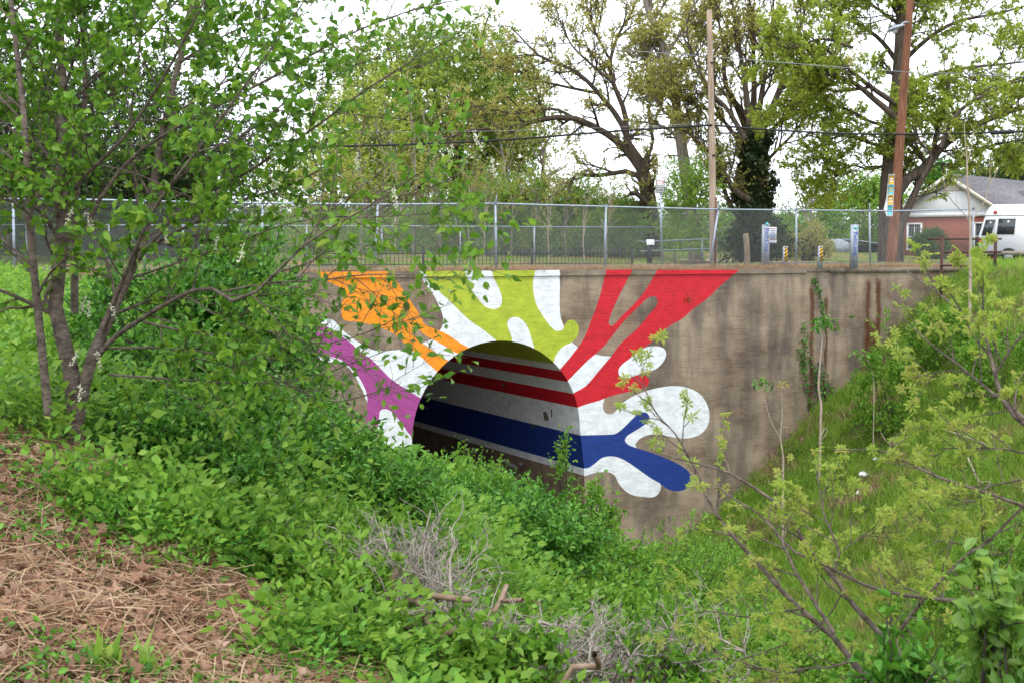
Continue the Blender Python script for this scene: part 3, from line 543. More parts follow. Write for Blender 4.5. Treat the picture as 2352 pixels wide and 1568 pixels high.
# STATE LAW sign on its pole
t = thing('road_sign', 'white and black STATE LAW STOP sign on a tall grey pole', 'sign', onY(1521, 620, .95))
SY = .95; a, b = onY(1516, 398, SY), onY(1521, 622, SY); b[2] = -.1
MB().tube([b, lerp(b, a, .97)], .032, 8).build('pole', GALV, t, True)
c_ = onY(1516, 422.5, SY); ex = np.array([.93, -.36, 0]); ex /= np.linalg.norm(ex); ey = np.array([.03, 0, 1.]); ey /= np.linalg.norm(ey); ez = np.cross(ex, ey); c_ = c_+ez*.05
MB().box(c_, (.30, .60, .008), [ex, ey, ez]).build('sign_plate', simple('sign_white', (.88, .88, .88), .4, .4, var=.03), t)
def frame(c_, w_, h, tk, mat, nm, par, ex, ey, ez, off=.008):
    m = MB()
    for s_ in (-1, 1): m.box(c_+ey*s_*(h/2)+ez*off, (w_, tk, .004), [ex, ey, ez]); m.box(c_+ex*s_*(w_/2)+ez*(off+.001), (tk, h, .004), [ex, ey, ez])
    m.build(nm, mat, par)
frame(c_, .275, .575, .012, BLK, 'border', t, ex, ey, ez)
for k in (.11, -.06): MB().box(c_+ey*k+ez*.009, (.27, .010, .004), [ex, ey, ez]).build('divider', BLK, t)
text('STATE LAW', 'lettering', c_+ey*.195, ex, ey, .07, BLK, t, .22, .008); text('STOP', 'lettering', c_+ey*.025, ex, ey, .125, REDI, t, .26, .008)
text('FOR PEDESTRIANS', 'lettering', c_-ey*.125, ex, ey, .05, BLK, t, .23, .008); text('IN CROSSWALK', 'lettering', c_-ey*.205, ex, ey, .05, BLK, t, .21, .008)
# utility poles
PW1 = barkmat('weathered_pole_wood', (.22, .15, .10), (.46, .36, .28), 5, (3, 3, .2), .5); PW2 = barkmat('creosoted_pole_wood', (.10, .040, .022), (.27, .125, .075), 5, (3, 3, .2), .6)
t = thing('utility_pole', 'slim pale wooden utility pole just behind the fence left of the ivy tree', 'utility pole', P(1639, 612, 43.5)); b = P(1639, 612, 43.5); b[2] = -.2; a = P(1629, 24, 43.5)
MB().tube(resample([b, lerp(b, a, .5)+[.02, 0, 0], a], 12), np.linspace(.125, .085, 12), 12).build('pole', PW1, t, True)
for k, dz in ((.45, .0), (.83, 0)): q = lerp(b, a, .45 if k < .5 else .80); MB().box(q+[.0, -.12, 0], (.08, .08, .05)).build('cable_clamp', IRON, t)
MB().box(P(1643.5, 540, 43.3), (.05, .05, 2.4)).build('brown_ground_guard', simple('brown_guard', (.16, .07, .05), .8), t)
POLE1T = a
t = thing('utility_pole', 'leaning reddish brown utility pole with sticker banners and a street lamp', 'utility pole', P(2054, 600, 49)); b = P(2046, 600, 49); b[2] = -.2; a = P(2095, -60, 49)
MB().tube(resample([b, lerp(b, a, .5), a], 14), np.linspace(.195, .12, 14), 14).build('pole', PW2, t, True)
# lamp
lm = simple('grey_lamp_metal', (.30, .33, .38), .5, .4, .3); t2 = t
MB().tube(resample([P(2087, 52, 48.9), P(2079, 51, 48.6), P(2070, 56, 48.3)], 8), .03, 8).build('lamp_arm', lm, t2, True)
c_ = P(2059, 65, 48.2); V = []; ex = RV*.9-FH*.3; ex /= np.linalg.norm(ex); ey = np.cross(ZV, ex); ey /= np.linalg.norm(ey); dz = ex*.95+ZV*.30; dz /= np.linalg.norm(dz); up = np.cross(dz, ey); up /= np.linalg.norm(up)
if up[2] < 0: up = -up
pr = [(-.30, .02, .02), (-.26, .10, .07), (-.1, .15, .11), (.08, .12, .10), (.22, .06, .06), (.30, .03, .03)]
for s_, w_, h in pr:
    for k in range(10): an = k*math.pi*2/10; V.append(c_+dz*s_+ey*w_*math.cos(an)+up*h*math.sin(an)*(1 if math.sin(an) > 0 else .45))
mesh('lamp_head', V, [np.array([(i*10+k, i*10+(k+1) % 10, (i+1)*10+(k+1) % 10, (i+1)*10+k) for i in range(5) for k in range(10)])], lm, t2, smooth=True)
gl = M('lamp_glass', .1, .5); gl.col((.55, .6, .62)); gl.b.inputs['Transmission Weight'].default_value = .6
V = []; 
for s_, w_, h in ((-.22, .02, .0), (-.16, .10, .10), (-.04, .11, .13), (.06, .02, .0)):
    for k in range(8): an = k*math.pi*2/8; V.append(c_+dz*s_+ey*w_*math.cos(an)-up*(.035+h*.5-h*.5*math.sin(an)))
mesh('lamp_glass', V, [np.array([(i*8+k, i*8+(k+1) % 8, (i+1)*8+(k+1) % 8, (i+1)*8+k) for i in range(3) for k in range(8)])], gl.m, t2, smooth=True)
# sticker banners on the leaning pole
ban = thing('banner', 'narrow yellow, white and teal banner strapped to the leaning brown pole', 'banner', P(2044, 492, 48.6))
def quadpx(name, pts, d, mat, par, th=.006):
    q = np.array([P(x, y, d) for x, y in pts]); n = np.cross(q[1]-q[0], q[-1]-q[0]); n = n/np.linalg.norm(n); n = n*np.sign(n@(CAM-q[0])); k = len(q)
    return mesh(name, np.vstack([q, q-n*th]), [[list(range(k))]]+[[[k+i for i in range(k)][::-1]]]+[np.array([(i, (i+1) % k, k+(i+1) % k, k+i) for i in range(k)])], mat, par)
quadpx('banner_cloth', [(2042, 400), (2056, 400), (2050, 497), (2037, 497), (2030, 480), (2036, 455)], 48.55, WHITE, ban, .02)
for (y0, y1, mt) in ((404, 423, YEL), (426, 446, TEAL), (449, 470, YEL), (472, 494, TEAL)):
    f0, f1 = (y0-400)/97, (y1-400)/97; quadpx('printed_block', [(2043-5*f0, y0), (2054-5*f0, y0), (2054-5*f1, y1), (2043-5*f1, y1)], 48.53, mt, ban)
for y0, mt in ((409, WHITE), (415, WHITE), (431, YEL), (438, YEL), (455, WHITE), (462, WHITE), (482, BLUI)):
    f0 = (y0-400)/97; quadpx('printed_line', [(2044.5-5*f0, y0), (2052-5*f0, y0), (2052-5*f0, y0+3), (2044.5-5*f0, y0+3)], 48.51, mt, ban)
# cables
CB = simple('black_cable', (.02, .02, .022), .7); CG = simple('grey_cable', (.20, .21, .23), .6)
def cable(label, pts, r, mat): 
    q = resample([P(*p) for p in pts], 40); o = MB().tube(q, r, 5).build('overhead_cable', mat, smooth=True); tag(o, label, 'cable')
cable('thick black cable sagging up to the pale pole from the left', [(-100, 318, 44), (500, 334, 44), (800, 336, 44), (1138, 323, 43.8), (1400, 303, 43.6), (1632, 288, 43.4)], .034, CB)
cable('thick black cable from the pale pole past the leaning brown pole', [(1632, 288, 43.4), (1760, 298, 45), (1900, 306, 47), (2052, 309, 48.6), (2200, 307, 47), (2420, 301, 45)], .034, CB)
cable('thin grey upper wire from the treetops to the leaning brown pole', [(900, 76, 52), (1138, 95, 50), (1632, 131, 44), (1900, 153, 46.5), (2082, 166, 48.6)], .016, CG)
cable('thin grey wire with a slack bend right of the leaning pole', [(2082, 166, 48.6), (2108, 170, 48.4), (2130, 175, 48.2), (2160, 168, 48), (2250, 173, 47), (2450, 182, 45)], .016, CG)
cable('hair thin lower wire running under the thick black cable', [(600, 336, 50), (1138, 333, 49), (1632, 305, 46), (2060, 316, 49), (2420, 312, 50)], .010, CB)
cable('thin wire behind the cherry leaves above the far left fence', [(-100, 276, 46), (300, 300, 46), (800, 304, 46), (1200, 300, 46), (1632, 284, 43.6)], .010, CG)
cable('short rope-like wire at the upper right corner', [(2040, -10, 60), (2200, 30, 60), (2450, 60, 60)], .012, CG)
MB().tube([P(2275, 305.5, 46.2), P(2330, 303, 46)], .07, 8).build('splice_box', simple('splice_black', (.03, .03, .035), .7)); o = bpy.data.objects['splice_box']; tag(o, 'black tubular splice case hanging on the thick cable at right', 'cable box')
# posts, bollards, trail markers
t = thing('wooden_post', 'short rough grey-brown wooden post behind the fence', 'post', P(1716, 612, 44)); b = P(1716, 614, 44); b[2] = -.1
MB().tube(resample([b, b+[0, 0, .6], P(1713, 537, 44)], 6), [.115, .11, .105, .10, .10, .095], 7).build('post', barkmat('old_post_wood', (.13, .10, .07), (.30, .23, .16), 6, (3, 3, .3)), t)
STEEL = simple('brushed_grey_steel', (.36, .38, .43), .45, .4, .3, .08)
def marker(px, label, sx, lett):
    b = P(px, 614, 45); b[2] = -.05; tz = P(px, 517, 45)[2]; t = thing('trail_marker', label, 'marker post', b)
    ex = RV*.985+FH*.17; ex /= np.linalg.norm(ex); ey = np.cross(ZV, ex)
    MB().box((b[0], b[1], tz/2-.02), (.20, .12, tz+.06), [ex, ey, ZV]).build('post', STEEL, t)
    m = MB(); m.box(np.array([b[0], b[1], tz/2-.02])-ex*.118-ey*.01, (.03, .16, tz+.05), [ex, ey, ZV]); m.build('flange', STEEL, t)
    text('BeltLine', 'lettering', np.array([b[0], b[1], lett])-ey*.064, -ZV, ex, .155, BLUI, t, .78, .004)
    MB().tube([np.array([b[0], b[1], lett+.52])-ey*.062, np.array([b[0], b[1], lett+.52])-ey*.068], .06, 12).build('round_emblem', TEAL, t); return t, b, ex, ey
m1, b1, ex1, ey1 = marker(1759, 'grey steel trail marker with white notice boards beside it', 1, .92)
m2, b2, ex2, ey2 = marker(1962, 'grey steel trail marker with clear blue lettering near the leaning pole', 1, .80)
t = thing('notice_sign', 'two white notice plates mounted beside the left trail marker', 'sign', P(1775, 558, 44.95)); c_ = P(1774.5, 539.5, 44.9)
fr = [ex1, -ey1*-1, ZV]
for nm, zc, hh, lines in (('notice_plate', .05, .40, 6), ('small_plate', -.225, .12, 2)):
    MB().box(c_+ZV*zc, (.28, .012, hh), [ex1, ey1, ZV]).build(nm, WHITE, t)
    for i in range(lines):
        MB().box(c_+ZV*(zc+hh*.38-i*hh*.76/max(1, lines-1))-ey1*.01, (.20-.03*(i % 3), .004, .022), [ex1, ey1, ZV]).build('printed_line', BLUI if i % 2 else REDI if i == 0 else BLUI, t)
MB().box(c_+ZV*-.03+ex1*-.0+ey1*.03, (.03, .03, .62), [ex1, ey1, ZV]).build('bracket', GALD, t)
def bollard(px, label):
    b = P(px, 613, 44.5); b[2] = -.05; tz = P(px, 566.5, 44.5)[2]; t = thing('bollard', label, 'bollard', b, 'striped bollards across the trail'); ex, ey = ex1, ey1
    MB().box((b[0], b[1], tz/2-.02), (.145, .10, tz+.06), [ex, ey, ZV]).build('post', STEEL, t)
    o = np.array([b[0], b[1], 0])-ey*.054+ex*.012; z0, z1 = tz-.50, tz-.02; hw = .052
    MB().box((o[0], o[1], (z0+z1)/2), (hw*2, .004, z1-z0), [ex, ey, ZV]).build('yellow_panel', YEL, t)
    o2 = o-ey*.006
    for k in range(5):   # black diagonals clipped to the panel
        za = z0+k*.115-.04; pts = []
        for (u, v_) in ((-hw, za), (hw, za+.09), (hw, za+.145), (-hw, za+.055)): pts.append((u, min(max(v_, z0), z1)))
        if max(p[1] for p in pts)-min(p[1] for p in pts) > .03: MB().prism(pts, o2, ex, ZV, ey, .004).build('black_stripe', BLK, t)
bollard(1803, 'yellow and black striped bollard nearer the notice sign'); bollard(1884, 'yellow and black striped bollard nearer the blue lettered marker')
# rust-brown railing at right
t = thing('pipe_railing', 'rust brown pipe railing with three rails in front of the white van', 'railing', P(2164, 616, 46))
pa_, pb_ = P(2164, 546, 46), P(2287, 546, 46.5)
for q in (pa_, pb_): b = q.copy(); b[2] = ground(q)-.3; MB().tube([b, q+[0, 0, .03]], .055, 10).tube([q+[0, 0, .03], q+[0, 0, .05]], .065, 10).build('post', RUST, t, True)
for ya, yb, xa in ((549, 549, 2130), (580, 579, 2126), (610, 611, 2160)):
    MB().tube([P(xa, ya, 46), P(2300 if xa < 2150 else 2260, yb, 46.5)], .034, 8).build('rail', RUST, t, True)
# ------------------------------------------------------------------ house
BR = M('red_brick', .9, .15); tb = BR.n('ShaderNodeTexBrick'); tb.inputs['Scale'].default_value = 1; tb.inputs['Brick Width'].default_value = .21; tb.inputs['Row Height'].default_value = .075; tb.inputs['Mortar Size'].default_value = .009
tb.inputs['Color1'].default_value = (.36, .085, .055, 1); tb.inputs['Color2'].default_value = (.26, .06, .042, 1); tb.inputs['Mortar'].default_value = (.30, .20, .16, 1)
sp = BR.n('ShaderNodeSeparateXYZ'); BR.l(BR.vec(), sp.inputs[0]); cb = BR.n('ShaderNodeCombineXYZ'); BR.l(BR.math('ADD', sp.outputs['X'], BR.math('MULTIPLY', sp.outputs['Y'], -1.)), cb.inputs['X']); BR.l(sp.outputs['Z'], cb.inputs['Y']); BR.l(cb.outputs[0], tb.inputs['Vector']); BR.col(tb.outputs['Color'])
SID = simple('white_siding', (.86, .87, .90), .6, .3, var=.05); TRIM = simple('cream_trim', (.66, .62, .54), .6, .3, var=.08); ROOF = simple('grey_shingles', (.17, .16, .17), .9, .1, ns=5, var=.35, bump=.6); GLS = simple('dark_glass', (.045, .055, .06), .12, .6)
h = thing('brick_house', 'small brick bungalow with a white gable and grey shingle roof', 'house', P(2180, 585, 83))
def camxy(u_x, d): return CAM+RV*u_x+FH*d
A2, B2 = camxy(24.0, 85), camxy(29.35, 80.4); ex = (B2-A2); Lw = np.linalg.norm(ex[:2]); ex = np.array([ex[0], ex[1], 0])/Lw; ey = np.array([-ex[1], ex[0], 0]); ey = ey if ey@FH > 0 else -ey
O = np.array([A2[0], A2[1], 0.]); zg, ze, zp = .1, 2.55, 5.05; DP = 13.
MB().box(O+ex*Lw/2+ey*DP/2+ZV*(zg+ze)/2, (Lw, DP, ze-zg+.4), [ex, ey, ZV]).build('brick_wall', BR.m, h)
MB().prism([(-.05, ze+.2), (Lw+.05, ze+.2), (Lw/2, zp-.12)], O-ey*.03, ex, ZV, ey, .2).build('gable', SID, h)
MB().box(O+ex*Lw/2-ey*.06+ZV*(ze+.12), (Lw+.1, .1, .24), [ex, ey, ZV]).build('frieze_board', SID, h)
sl_ = (zp-ze-.15)/(Lw/2); 
for s_, nm in ((-1, 'roof'), (1, 'roof')):
    e0 = O+ex*(Lw/2+s_*(Lw/2+.45))+ZV*(ze+.1-.2); r0 = O+ex*Lw/2+ZV*(zp+.02); V = [e0-ey*.4, r0-ey*.4, r0+ey*DP, e0+ey*DP]; V += [q+ZV*.12 for q in V]
    mesh(nm, V, np.array([(0, 1, 2, 3), (4, 7, 6, 5), (0, 4, 5, 1), (1, 5, 6, 2), (2, 6, 7, 3), (3, 7, 4, 0)]), ROOF, h)
    dr = nrm((r0-e0)[None])[0]; MB().box((e0+r0)/2-ey*.42+ZV*-.05, (np.linalg.norm(r0-e0)+.1, .05, .2), [dr, ey, np.cross(dr, ey)]).build('barge_board', TRIM, h)
MB().prism([(-.95, 0), (.95, 0), (0, .62)], O+ex*Lw/2-ey*.06+ZV*(zp-.95), ex, ZV, ey, .05).build('gable_vent', TRIM, h)
for i in range(4): MB().box(O+ex*Lw/2-ey*.08+ZV*(zp-.88+.11*i), (1.5-.36*i, .05, .03), [ex, ey, ZV]).build('louvre_slat', SID, h)
for cx_ in (1.35, 5.6):
    c_ = O+ex*cx_-ey*.02+ZV*1.35; f = MB()
    for s_ in (-1, 1): f.box(c_+ex*s_*.44-ey*.03, (.09, .12, 1.62), [ex, ey, ZV]); f.box(c_+ZV*s_*.80-ey*.035, (.97, .13, .09), [ex, ey, ZV])
    f.box(c_-ey*.03, (.8, .08, .06), [ex, ey, ZV]); f.box(c_-ey*.025, (.03, .05, 1.5), [ex, ey, ZV]); w_ = f.build('window', SID, h)
    for s_ in (-1, 1): MB().box(c_+ZV*s_*.39-ey*.005, (.78, .03, .72), [ex, ey, ZV]).build('pane', GLS, w_)
    for k in range(5): MB().box(c_+ex*(-.3+.15*k)-ey*.075, (.012, .012, 1.5), [ex, ey, ZV]).build('security_bar', simple('bar_white', (.4, .4, .4)) if k == 0 and cx_ < 2 else bpy.data.materials['bar_white'], w_)
# side wing with its own small gable
O3 = O+ex*(Lw+.0)+ey*5.; W3, ex3, ey3 = 5., ey, ex
MB().box(O3+ey*W3/2+ex*1.2+ZV*1.3, (2.4, W3, 2.5), [ex, ey, ZV]).build('wing_wall', SID, h)
BLS = simple('pale_blue_siding', (.50, .62, .76), .6, .3, var=.05)
MB().prism([(0, 2.4), (W3, 2.4), (W3/2, 4.1)], O3+ex*2.2, ey, ZV, ex, .2).build('wing_gable', BLS, h)
for s_ in (-1, 1):
    e0 = O3+ey*(W3/2+s_*(W3/2+.3))+ZV*2.25; r0 = O3+ey*W3/2+ZV*4.2; V = [e0-ex*1.5, r0-ex*3., r0+ex*2.7, e0+ex*2.7]; V += [q+ZV*.1 for q in V]
    mesh('wing_roof', V, np.array([(0, 1, 2, 3), (4, 7, 6, 5), (0, 4, 5, 1), (1, 5, 6, 2), (2, 6, 7, 3), (3, 7, 4, 0)]), ROOF, h)
# far shed behind the bollards
sh = thing('shed', 'low grey gabled shed behind the bollards', 'shed', P(1930, 584, 88)); c_ = P(1927, 578, 88); c_[2] = .2
e2 = RV; f2 = FH; MB().prism([(-1.15, 0), (1.15, 0), (1.15, .55), (.1, 1.05), (-1.15, .25)], c_, e2, ZV, f2, 3).build('wall', simple('grey_blue_boards', (.30, .34, .40), .8), sh)
MB().box(c_+e2*2.2+f2*1.5+ZV*.78, (3.0, 3.4, .07), [nrm((e2*1-ZV*.16)[None])[0], f2, nrm((ZV+e2*.16)[None])[0]]).build('roof', simple('tin_roof', (.36, .37, .39), .6), sh)
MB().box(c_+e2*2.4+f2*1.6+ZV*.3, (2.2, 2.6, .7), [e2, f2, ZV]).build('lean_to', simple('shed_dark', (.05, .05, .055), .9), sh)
# ------------------------------------------------------------------ white van
van = thing('van', 'white high-roof van passing behind the fence at the right edge', 'van', P(2330, 605, 58))
vf = nrm((RV*.93+FH*-.36)[None])[0]; vs = np.cross(ZV, vf); o = P(2246, 604, 59.); o[2] = .02      # o: rear lower left corner, vf forward (right)
VW, VL, VH = 2.0, 5.6, 2.52; VB = simple('white_van_paint', (.78, .80, .83), .3, .5, var=.03)
prof_ = [(0, .35), (.02, 1.2), (.30, 2.2), (.42, 2.40), (.62, VH), (VL-.8, VH), (VL-.3, 2.2), (VL+.3, 1.3), (VL+.9, 1.05), (VL+1., .35)]
V = []; ins = .0
for k, (yy, tp) in enumerate(((0, .10), (.08, 0), (VW-.08, 0), (VW, .10))):
    for u_, v_ in prof_:
        tz = max(0, (v_-1.1))*.06; yo = yy+(tz if k < 2 else -tz); V.append(o+vf*(u_+(tp if u_ < 1 else -tp)*.4)+vs*yo+ZV*(v_-(tp*.5 if v_ > 2 else 0)))
n = len(prof_); Fq = [list(range(n))[::-1], [3*n+i for i in range(n)]]; q4 = np.array([(j*n+i, j*n+(i+1) % n, (j+1)*n+(i+1) % n, (j+1)*n+i) for j in range(3) for i in range(n)])
mesh('body', V, [np.array([Fq[0]]), np.array([Fq[1]]), q4], VB, van)
sd_ = -vs   # side facing the camera
def onside(u0, u1, v0, v1, name, mat, slant=0, out=.02):
    pts = [(u0, v0), (u1, v0), (u1+slant, v1), (u0+slant, v1)]; q = [o+vf*u+ZV*v_+vs*(max(0, v_-1.1)*.06-out) for u, v_ in pts]; q += [a_+vs*.03 for a_ in q]
    mesh(name, q, np.array([(0, 1, 2, 3), (4, 7, 6, 5), (0, 4, 5, 1), (1, 5, 6, 2), (2, 6, 7, 3), (3, 7, 4, 0)]), mat, van)
onside(.75, 1.45, 1.22, 1.90, 'side_window', GLS, .06); onside(.12, .52, 1.18, 1.86, 'rear_window', GLS, .17)
onside(.0, VL, 2.02, 2.05, 'roof_seam', simple('seam_grey', (.25, .25, .27)), 0, .01); onside(-.05, VL+.9, .34, .50, 'bumper', simple('beige_trim', (.34, .29, .24), .5), 0, .05); onside(.02, VL, .22, .34, 'sill', simple('black_sill', (.03, .03, .03), .7), 0, .0)
onside(.60, .74, 2.12, 2.24, 'marker_light', simple('red_lens', (.55, .02, .02), .3, .5), 0, .05); onside(.02, .16, .85, 1.02, 'tail_light', bpy.data.materials['red_lens'], 0, .05)
for u_ in (1.25, VL-.3):
    for y_ in (-.02, VW-.24):
        c_ = o+vf*u_+ZV*.27+vs*y_; w_ = MB().tube([c_, c_+vs*.24], .36, 20).build('wheel', simple('tyre_rubber', (.02, .02, .02), .9) if 'tyre_rubber' not in bpy.data.materials else bpy.data.materials['tyre_rubber'], van, True)
        MB().tube([c_-vs*.01, c_+vs*.1], .19, 16).build('rim', STEEL, w_, True)
# ------------------------------------------------------------------ vegetation
G_CH = leafmat('cherry_leaf', [(.05, .14, .012), (.10, .24, .02), (.17, .34, .03), (.38, .50, .09)], .42, .45, .25)
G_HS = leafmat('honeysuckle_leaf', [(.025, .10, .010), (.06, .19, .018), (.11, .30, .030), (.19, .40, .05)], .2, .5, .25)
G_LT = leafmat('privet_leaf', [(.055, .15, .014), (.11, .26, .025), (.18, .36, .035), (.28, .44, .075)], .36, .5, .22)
G_OAKY = leafmat('young_oak_leaf', [(.17, .27, .035), (.26, .38, .05), (.36, .46, .09), (.44, .40, .11)], .5, .55, .15)
G_DARK = leafmat('evergreen_leaf', [(.020, .045, .012), (.04, .085, .02), (.075, .13, .03), (.13, .17, .05)], .25, .5, .3)
G_OLV = leafmat('olive_bud_leaf', [(.20, .21, .05), (.34, .35, .08), (.46, .46, .12), (.55, .48, .18)], .55, .6, .15)
G_YG = leafmat('spring_oak_leaf', [(.15, .21, .03), (.27, .36, .045), (.38, .48, .07), (.50, .54, .13)], .55, .5, .25)
G_BR = leafmat('bright_sapling_leaf', [(.08, .19, .025), (.15, .30, .035), (.22, .38, .05), (.30, .42, .09)], .5, .5, .25)
G_IVY = leafmat('ivy_leaf', [(.014, .032, .010), (.026, .055, .015), (.05, .09, .022), (.10, .14, .04)], .2, .45, .35)
G_GR = leafmat('grass_blade', [(.12, .24, .028), (.20, .36, .04), (.29, .46, .06), (.44, .48, .14)], .4, .5, .3)
G_DRY = leafmat('dry_grass_blade', [(.20, .125, .07), (.36, .235, .135), (.50, .35, .21), (.62, .48, .33)], .25, .7, .2)
G_LIT = leafmat('dead_oak_leaf', [(.14, .062, .035), (.30, .155, .09), (.44, .25, .165), (.56, .40, .31)], .15, .65, .3)
G_DENS = leafmat('dense_tree_leaf', [(.075, .13, .022), (.15, .24, .038), (.25, .35, .06), (.38, .43, .10)], .5, .55, .2)
G_BUSH = leafmat('clipped_bush_leaf', [(.03, .09, .02), (.07, .17, .03), (.13, .26, .05)], .3, .5, .3)
B_CH = barkmat('cherry_bark', (.045, .032, .026), (.21, .165, .135), 16, (1, 1, 1.4), .9); B_OAK = barkmat('oak_bark', (.04, .031, .024), (.13, .10, .076), 4, (2, 2, .35), .7)
B_GREY = barkmat('grey_bark', (.12, .10, .085), (.30, .26, .22), 5, (2, 2, .4), .5); B_PALE = barkmat('pale_bark', (.25, .19, .14), (.48, .40, .32), 8, (2, 2, .5), .4)
B_DARK = barkmat('dark_bark', (.03, .024, .02), (.10, .08, .065), 8, (2, 2, .5), .4); B_DEAD = barkmat('dead_twig', (.20, .165, .14), (.45, .39, .35), 12, (1, 1, 1), .3)
def proj(p): q = np.asarray(p)-CAM; d = q@FV; return CX+F*(q@RV)/d, CY-F*(q@UV)/d, d
def stack(limbs): return np.array([l[0] for l in limbs]), np.array([l[1] for l in limbs])
def plant(name, label, cat, base, limbs, levels, leaf, bark, leafm, group=None, trunkname='trunk', crown='crown', extra=None, k0=9, single=0, upb=.6, thin=None):
    """limbs: traced main stems; levels: kids() arguments; leaf: (template, per twig, size, spread, droop, levels that carry leaves)"""
    t = thing(name, label, cat, base, group); Q, R = stack(limbs); Vt = [tubes(Q, R, k0)]; lv = [(Q, R)]; tw = []
    for i, a in enumerate(levels):
        kk = a.pop('k', (6, 4, 3)[min(i, 2)]); Q, R = kids(Q, R, **a); lv.append((Q, R)); tw.append(tubes(Q, R, kk)); a['k'] = kk
    mesh(trunkname, *join(Vt), bark, t, smooth=True)
    if tw: mesh('branches', *join(tw), bark, t, smooth=True)['kind'] = 'stuff'
    if leaf:
        tmpl, per, size, spread, droop, which = leaf[:6]; s0 = leaf[6] if len(leaf) > 6 else .15; ps = []
        for wl, pr in zip(which, per if isinstance(per, (list, tuple)) else [per]*len(which)): p, ax, sz, _ = twigleaves(lv[wl][0], pr, size, spread, s0, .1, droop); ps.append((p, ax, sz))
        p = np.vstack([q[0] for q in ps]); ax = np.vstack([q[1] for q in ps]); sz = np.concatenate([q[2] for q in ps])
        if extra is not None: p = np.vstack([p, extra[0]]); ax = np.vstack([ax, extra[1]]); sz = np.r_[sz, extra[2]]
        keep = np.ones(len(p), bool)
        if thin is not None: ok = thin(*proj(p)[:2]); p, ax, sz = p[ok], ax[ok], sz[ok]; keep = np.ones(len(p), bool)
        if single:
            x, y, d = proj(p); s_ = np.where((x > 0) & (x < 2352) & (y > 0) & (y < 1568), sz/d, 0); keep[np.argsort(-s_)[:single]] = False; single_leaves(p[~keep], ax[~keep], sz[~keep], tmpl, leafm, t)
        o = mesh(crown, *leafmesh(p[keep], ax[keep], sz[keep], tmpl, upb)[:2], leafm, t, v=leafv(keep.sum(), tmpl))
        if single: o['kind'] = 'stuff'
    return t
def leafv(n, tmpl): return np.repeat(rng.random(n), len(tmpl[1]))
def single_leaves(p, ax, sz, tmpl, mat, parent):
    """the leaves one can pick out singly: objects sharing four meshes"""
    ms = []
    for i in range(4):
        T = tmpl[0].copy(); T[:, 2] *= 1+i*.5; T[:, 0] *= .9+.08*i; o = mesh('leaf', T, tmpl[1], mat, link=False, v=np.full(len(tmpl[1]), .2+.22*i)); ms.append(o.data); bpy.data.objects.remove(o)
    off = Matrix.Translation(-Vector(parent.location))
    for i in range(len(p)):
        o = bpy.data.objects.new('leaf', ms[i % 4]); COL.objects.link(o); a = Vector(ax[i]); nn = Vector(rng.normal(size=3)*.7+np.array([0, 0, .6])); x = a.cross(nn).normalized(); z = x.cross(a)
        o.parent = parent; o.matrix_parent_inverse = off; s_ = float(sz[i]); mt = Matrix([[x[j]*s_, a[j]*s_, z[j]*s_, p[i][j]] for j in range(3)]+[[0, 0, 0, 1]]); o.matrix_basis = mt
def ball(c, rx, ry, rz, n, tl, lump=.25, r0=.55, zmin=-9e9, up=.4, nn=4, rw=.004, clus=.13):
    """twigs that fill a lumpy ellipsoid shell"""
    U = nrm(rng.normal(size=(n, 3))); ph = rng.random(6)*6.28
    lm_ = 1+lump*(np.sin(U[:, 0]*4+ph[0])*np.sin(U[:, 1]*4+ph[1])+.6*np.sin(U[:, 2]*7+U[:, 0]*6+ph[2])+.4*np.sin(U[:, 1]*11+ph[3]))
    kc = max(8, n//16); ci = rng.integers(0, kc, n)      # twigs gather in sprays with gaps between
    U = nrm(U[ci]+rng.normal(size=(n, 3))*clus); lm_ = lm_[ci]*(.86+.26*rng.random(kc))[ci]; f = (r0+(1.02-r0)*rng.random(n)**.6)*lm_; p = c+U*f[:, None]*np.array([rx, ry, rz])
    D = nrm(U*.8+rng.normal(size=(n, 3))*.5+np.array([0, 0, up])); Q = np.empty((n, nn, 3)); Q[:, 0] = p; st = (tl*(.4+1.5*rng.random(n)**2)/(nn-1))[:, None]
    for k in range(1, nn): D = nrm(D+rng.normal(size=(n, 3))*.22-np.array([0, 0, .04])); Q[:, k] = Q[:, k-1]+D*st
    ok = Q[:, 0, 2] > zmin; return Q[ok], np.full((ok.sum(), nn), rw)*np.linspace(1, .4, nn)
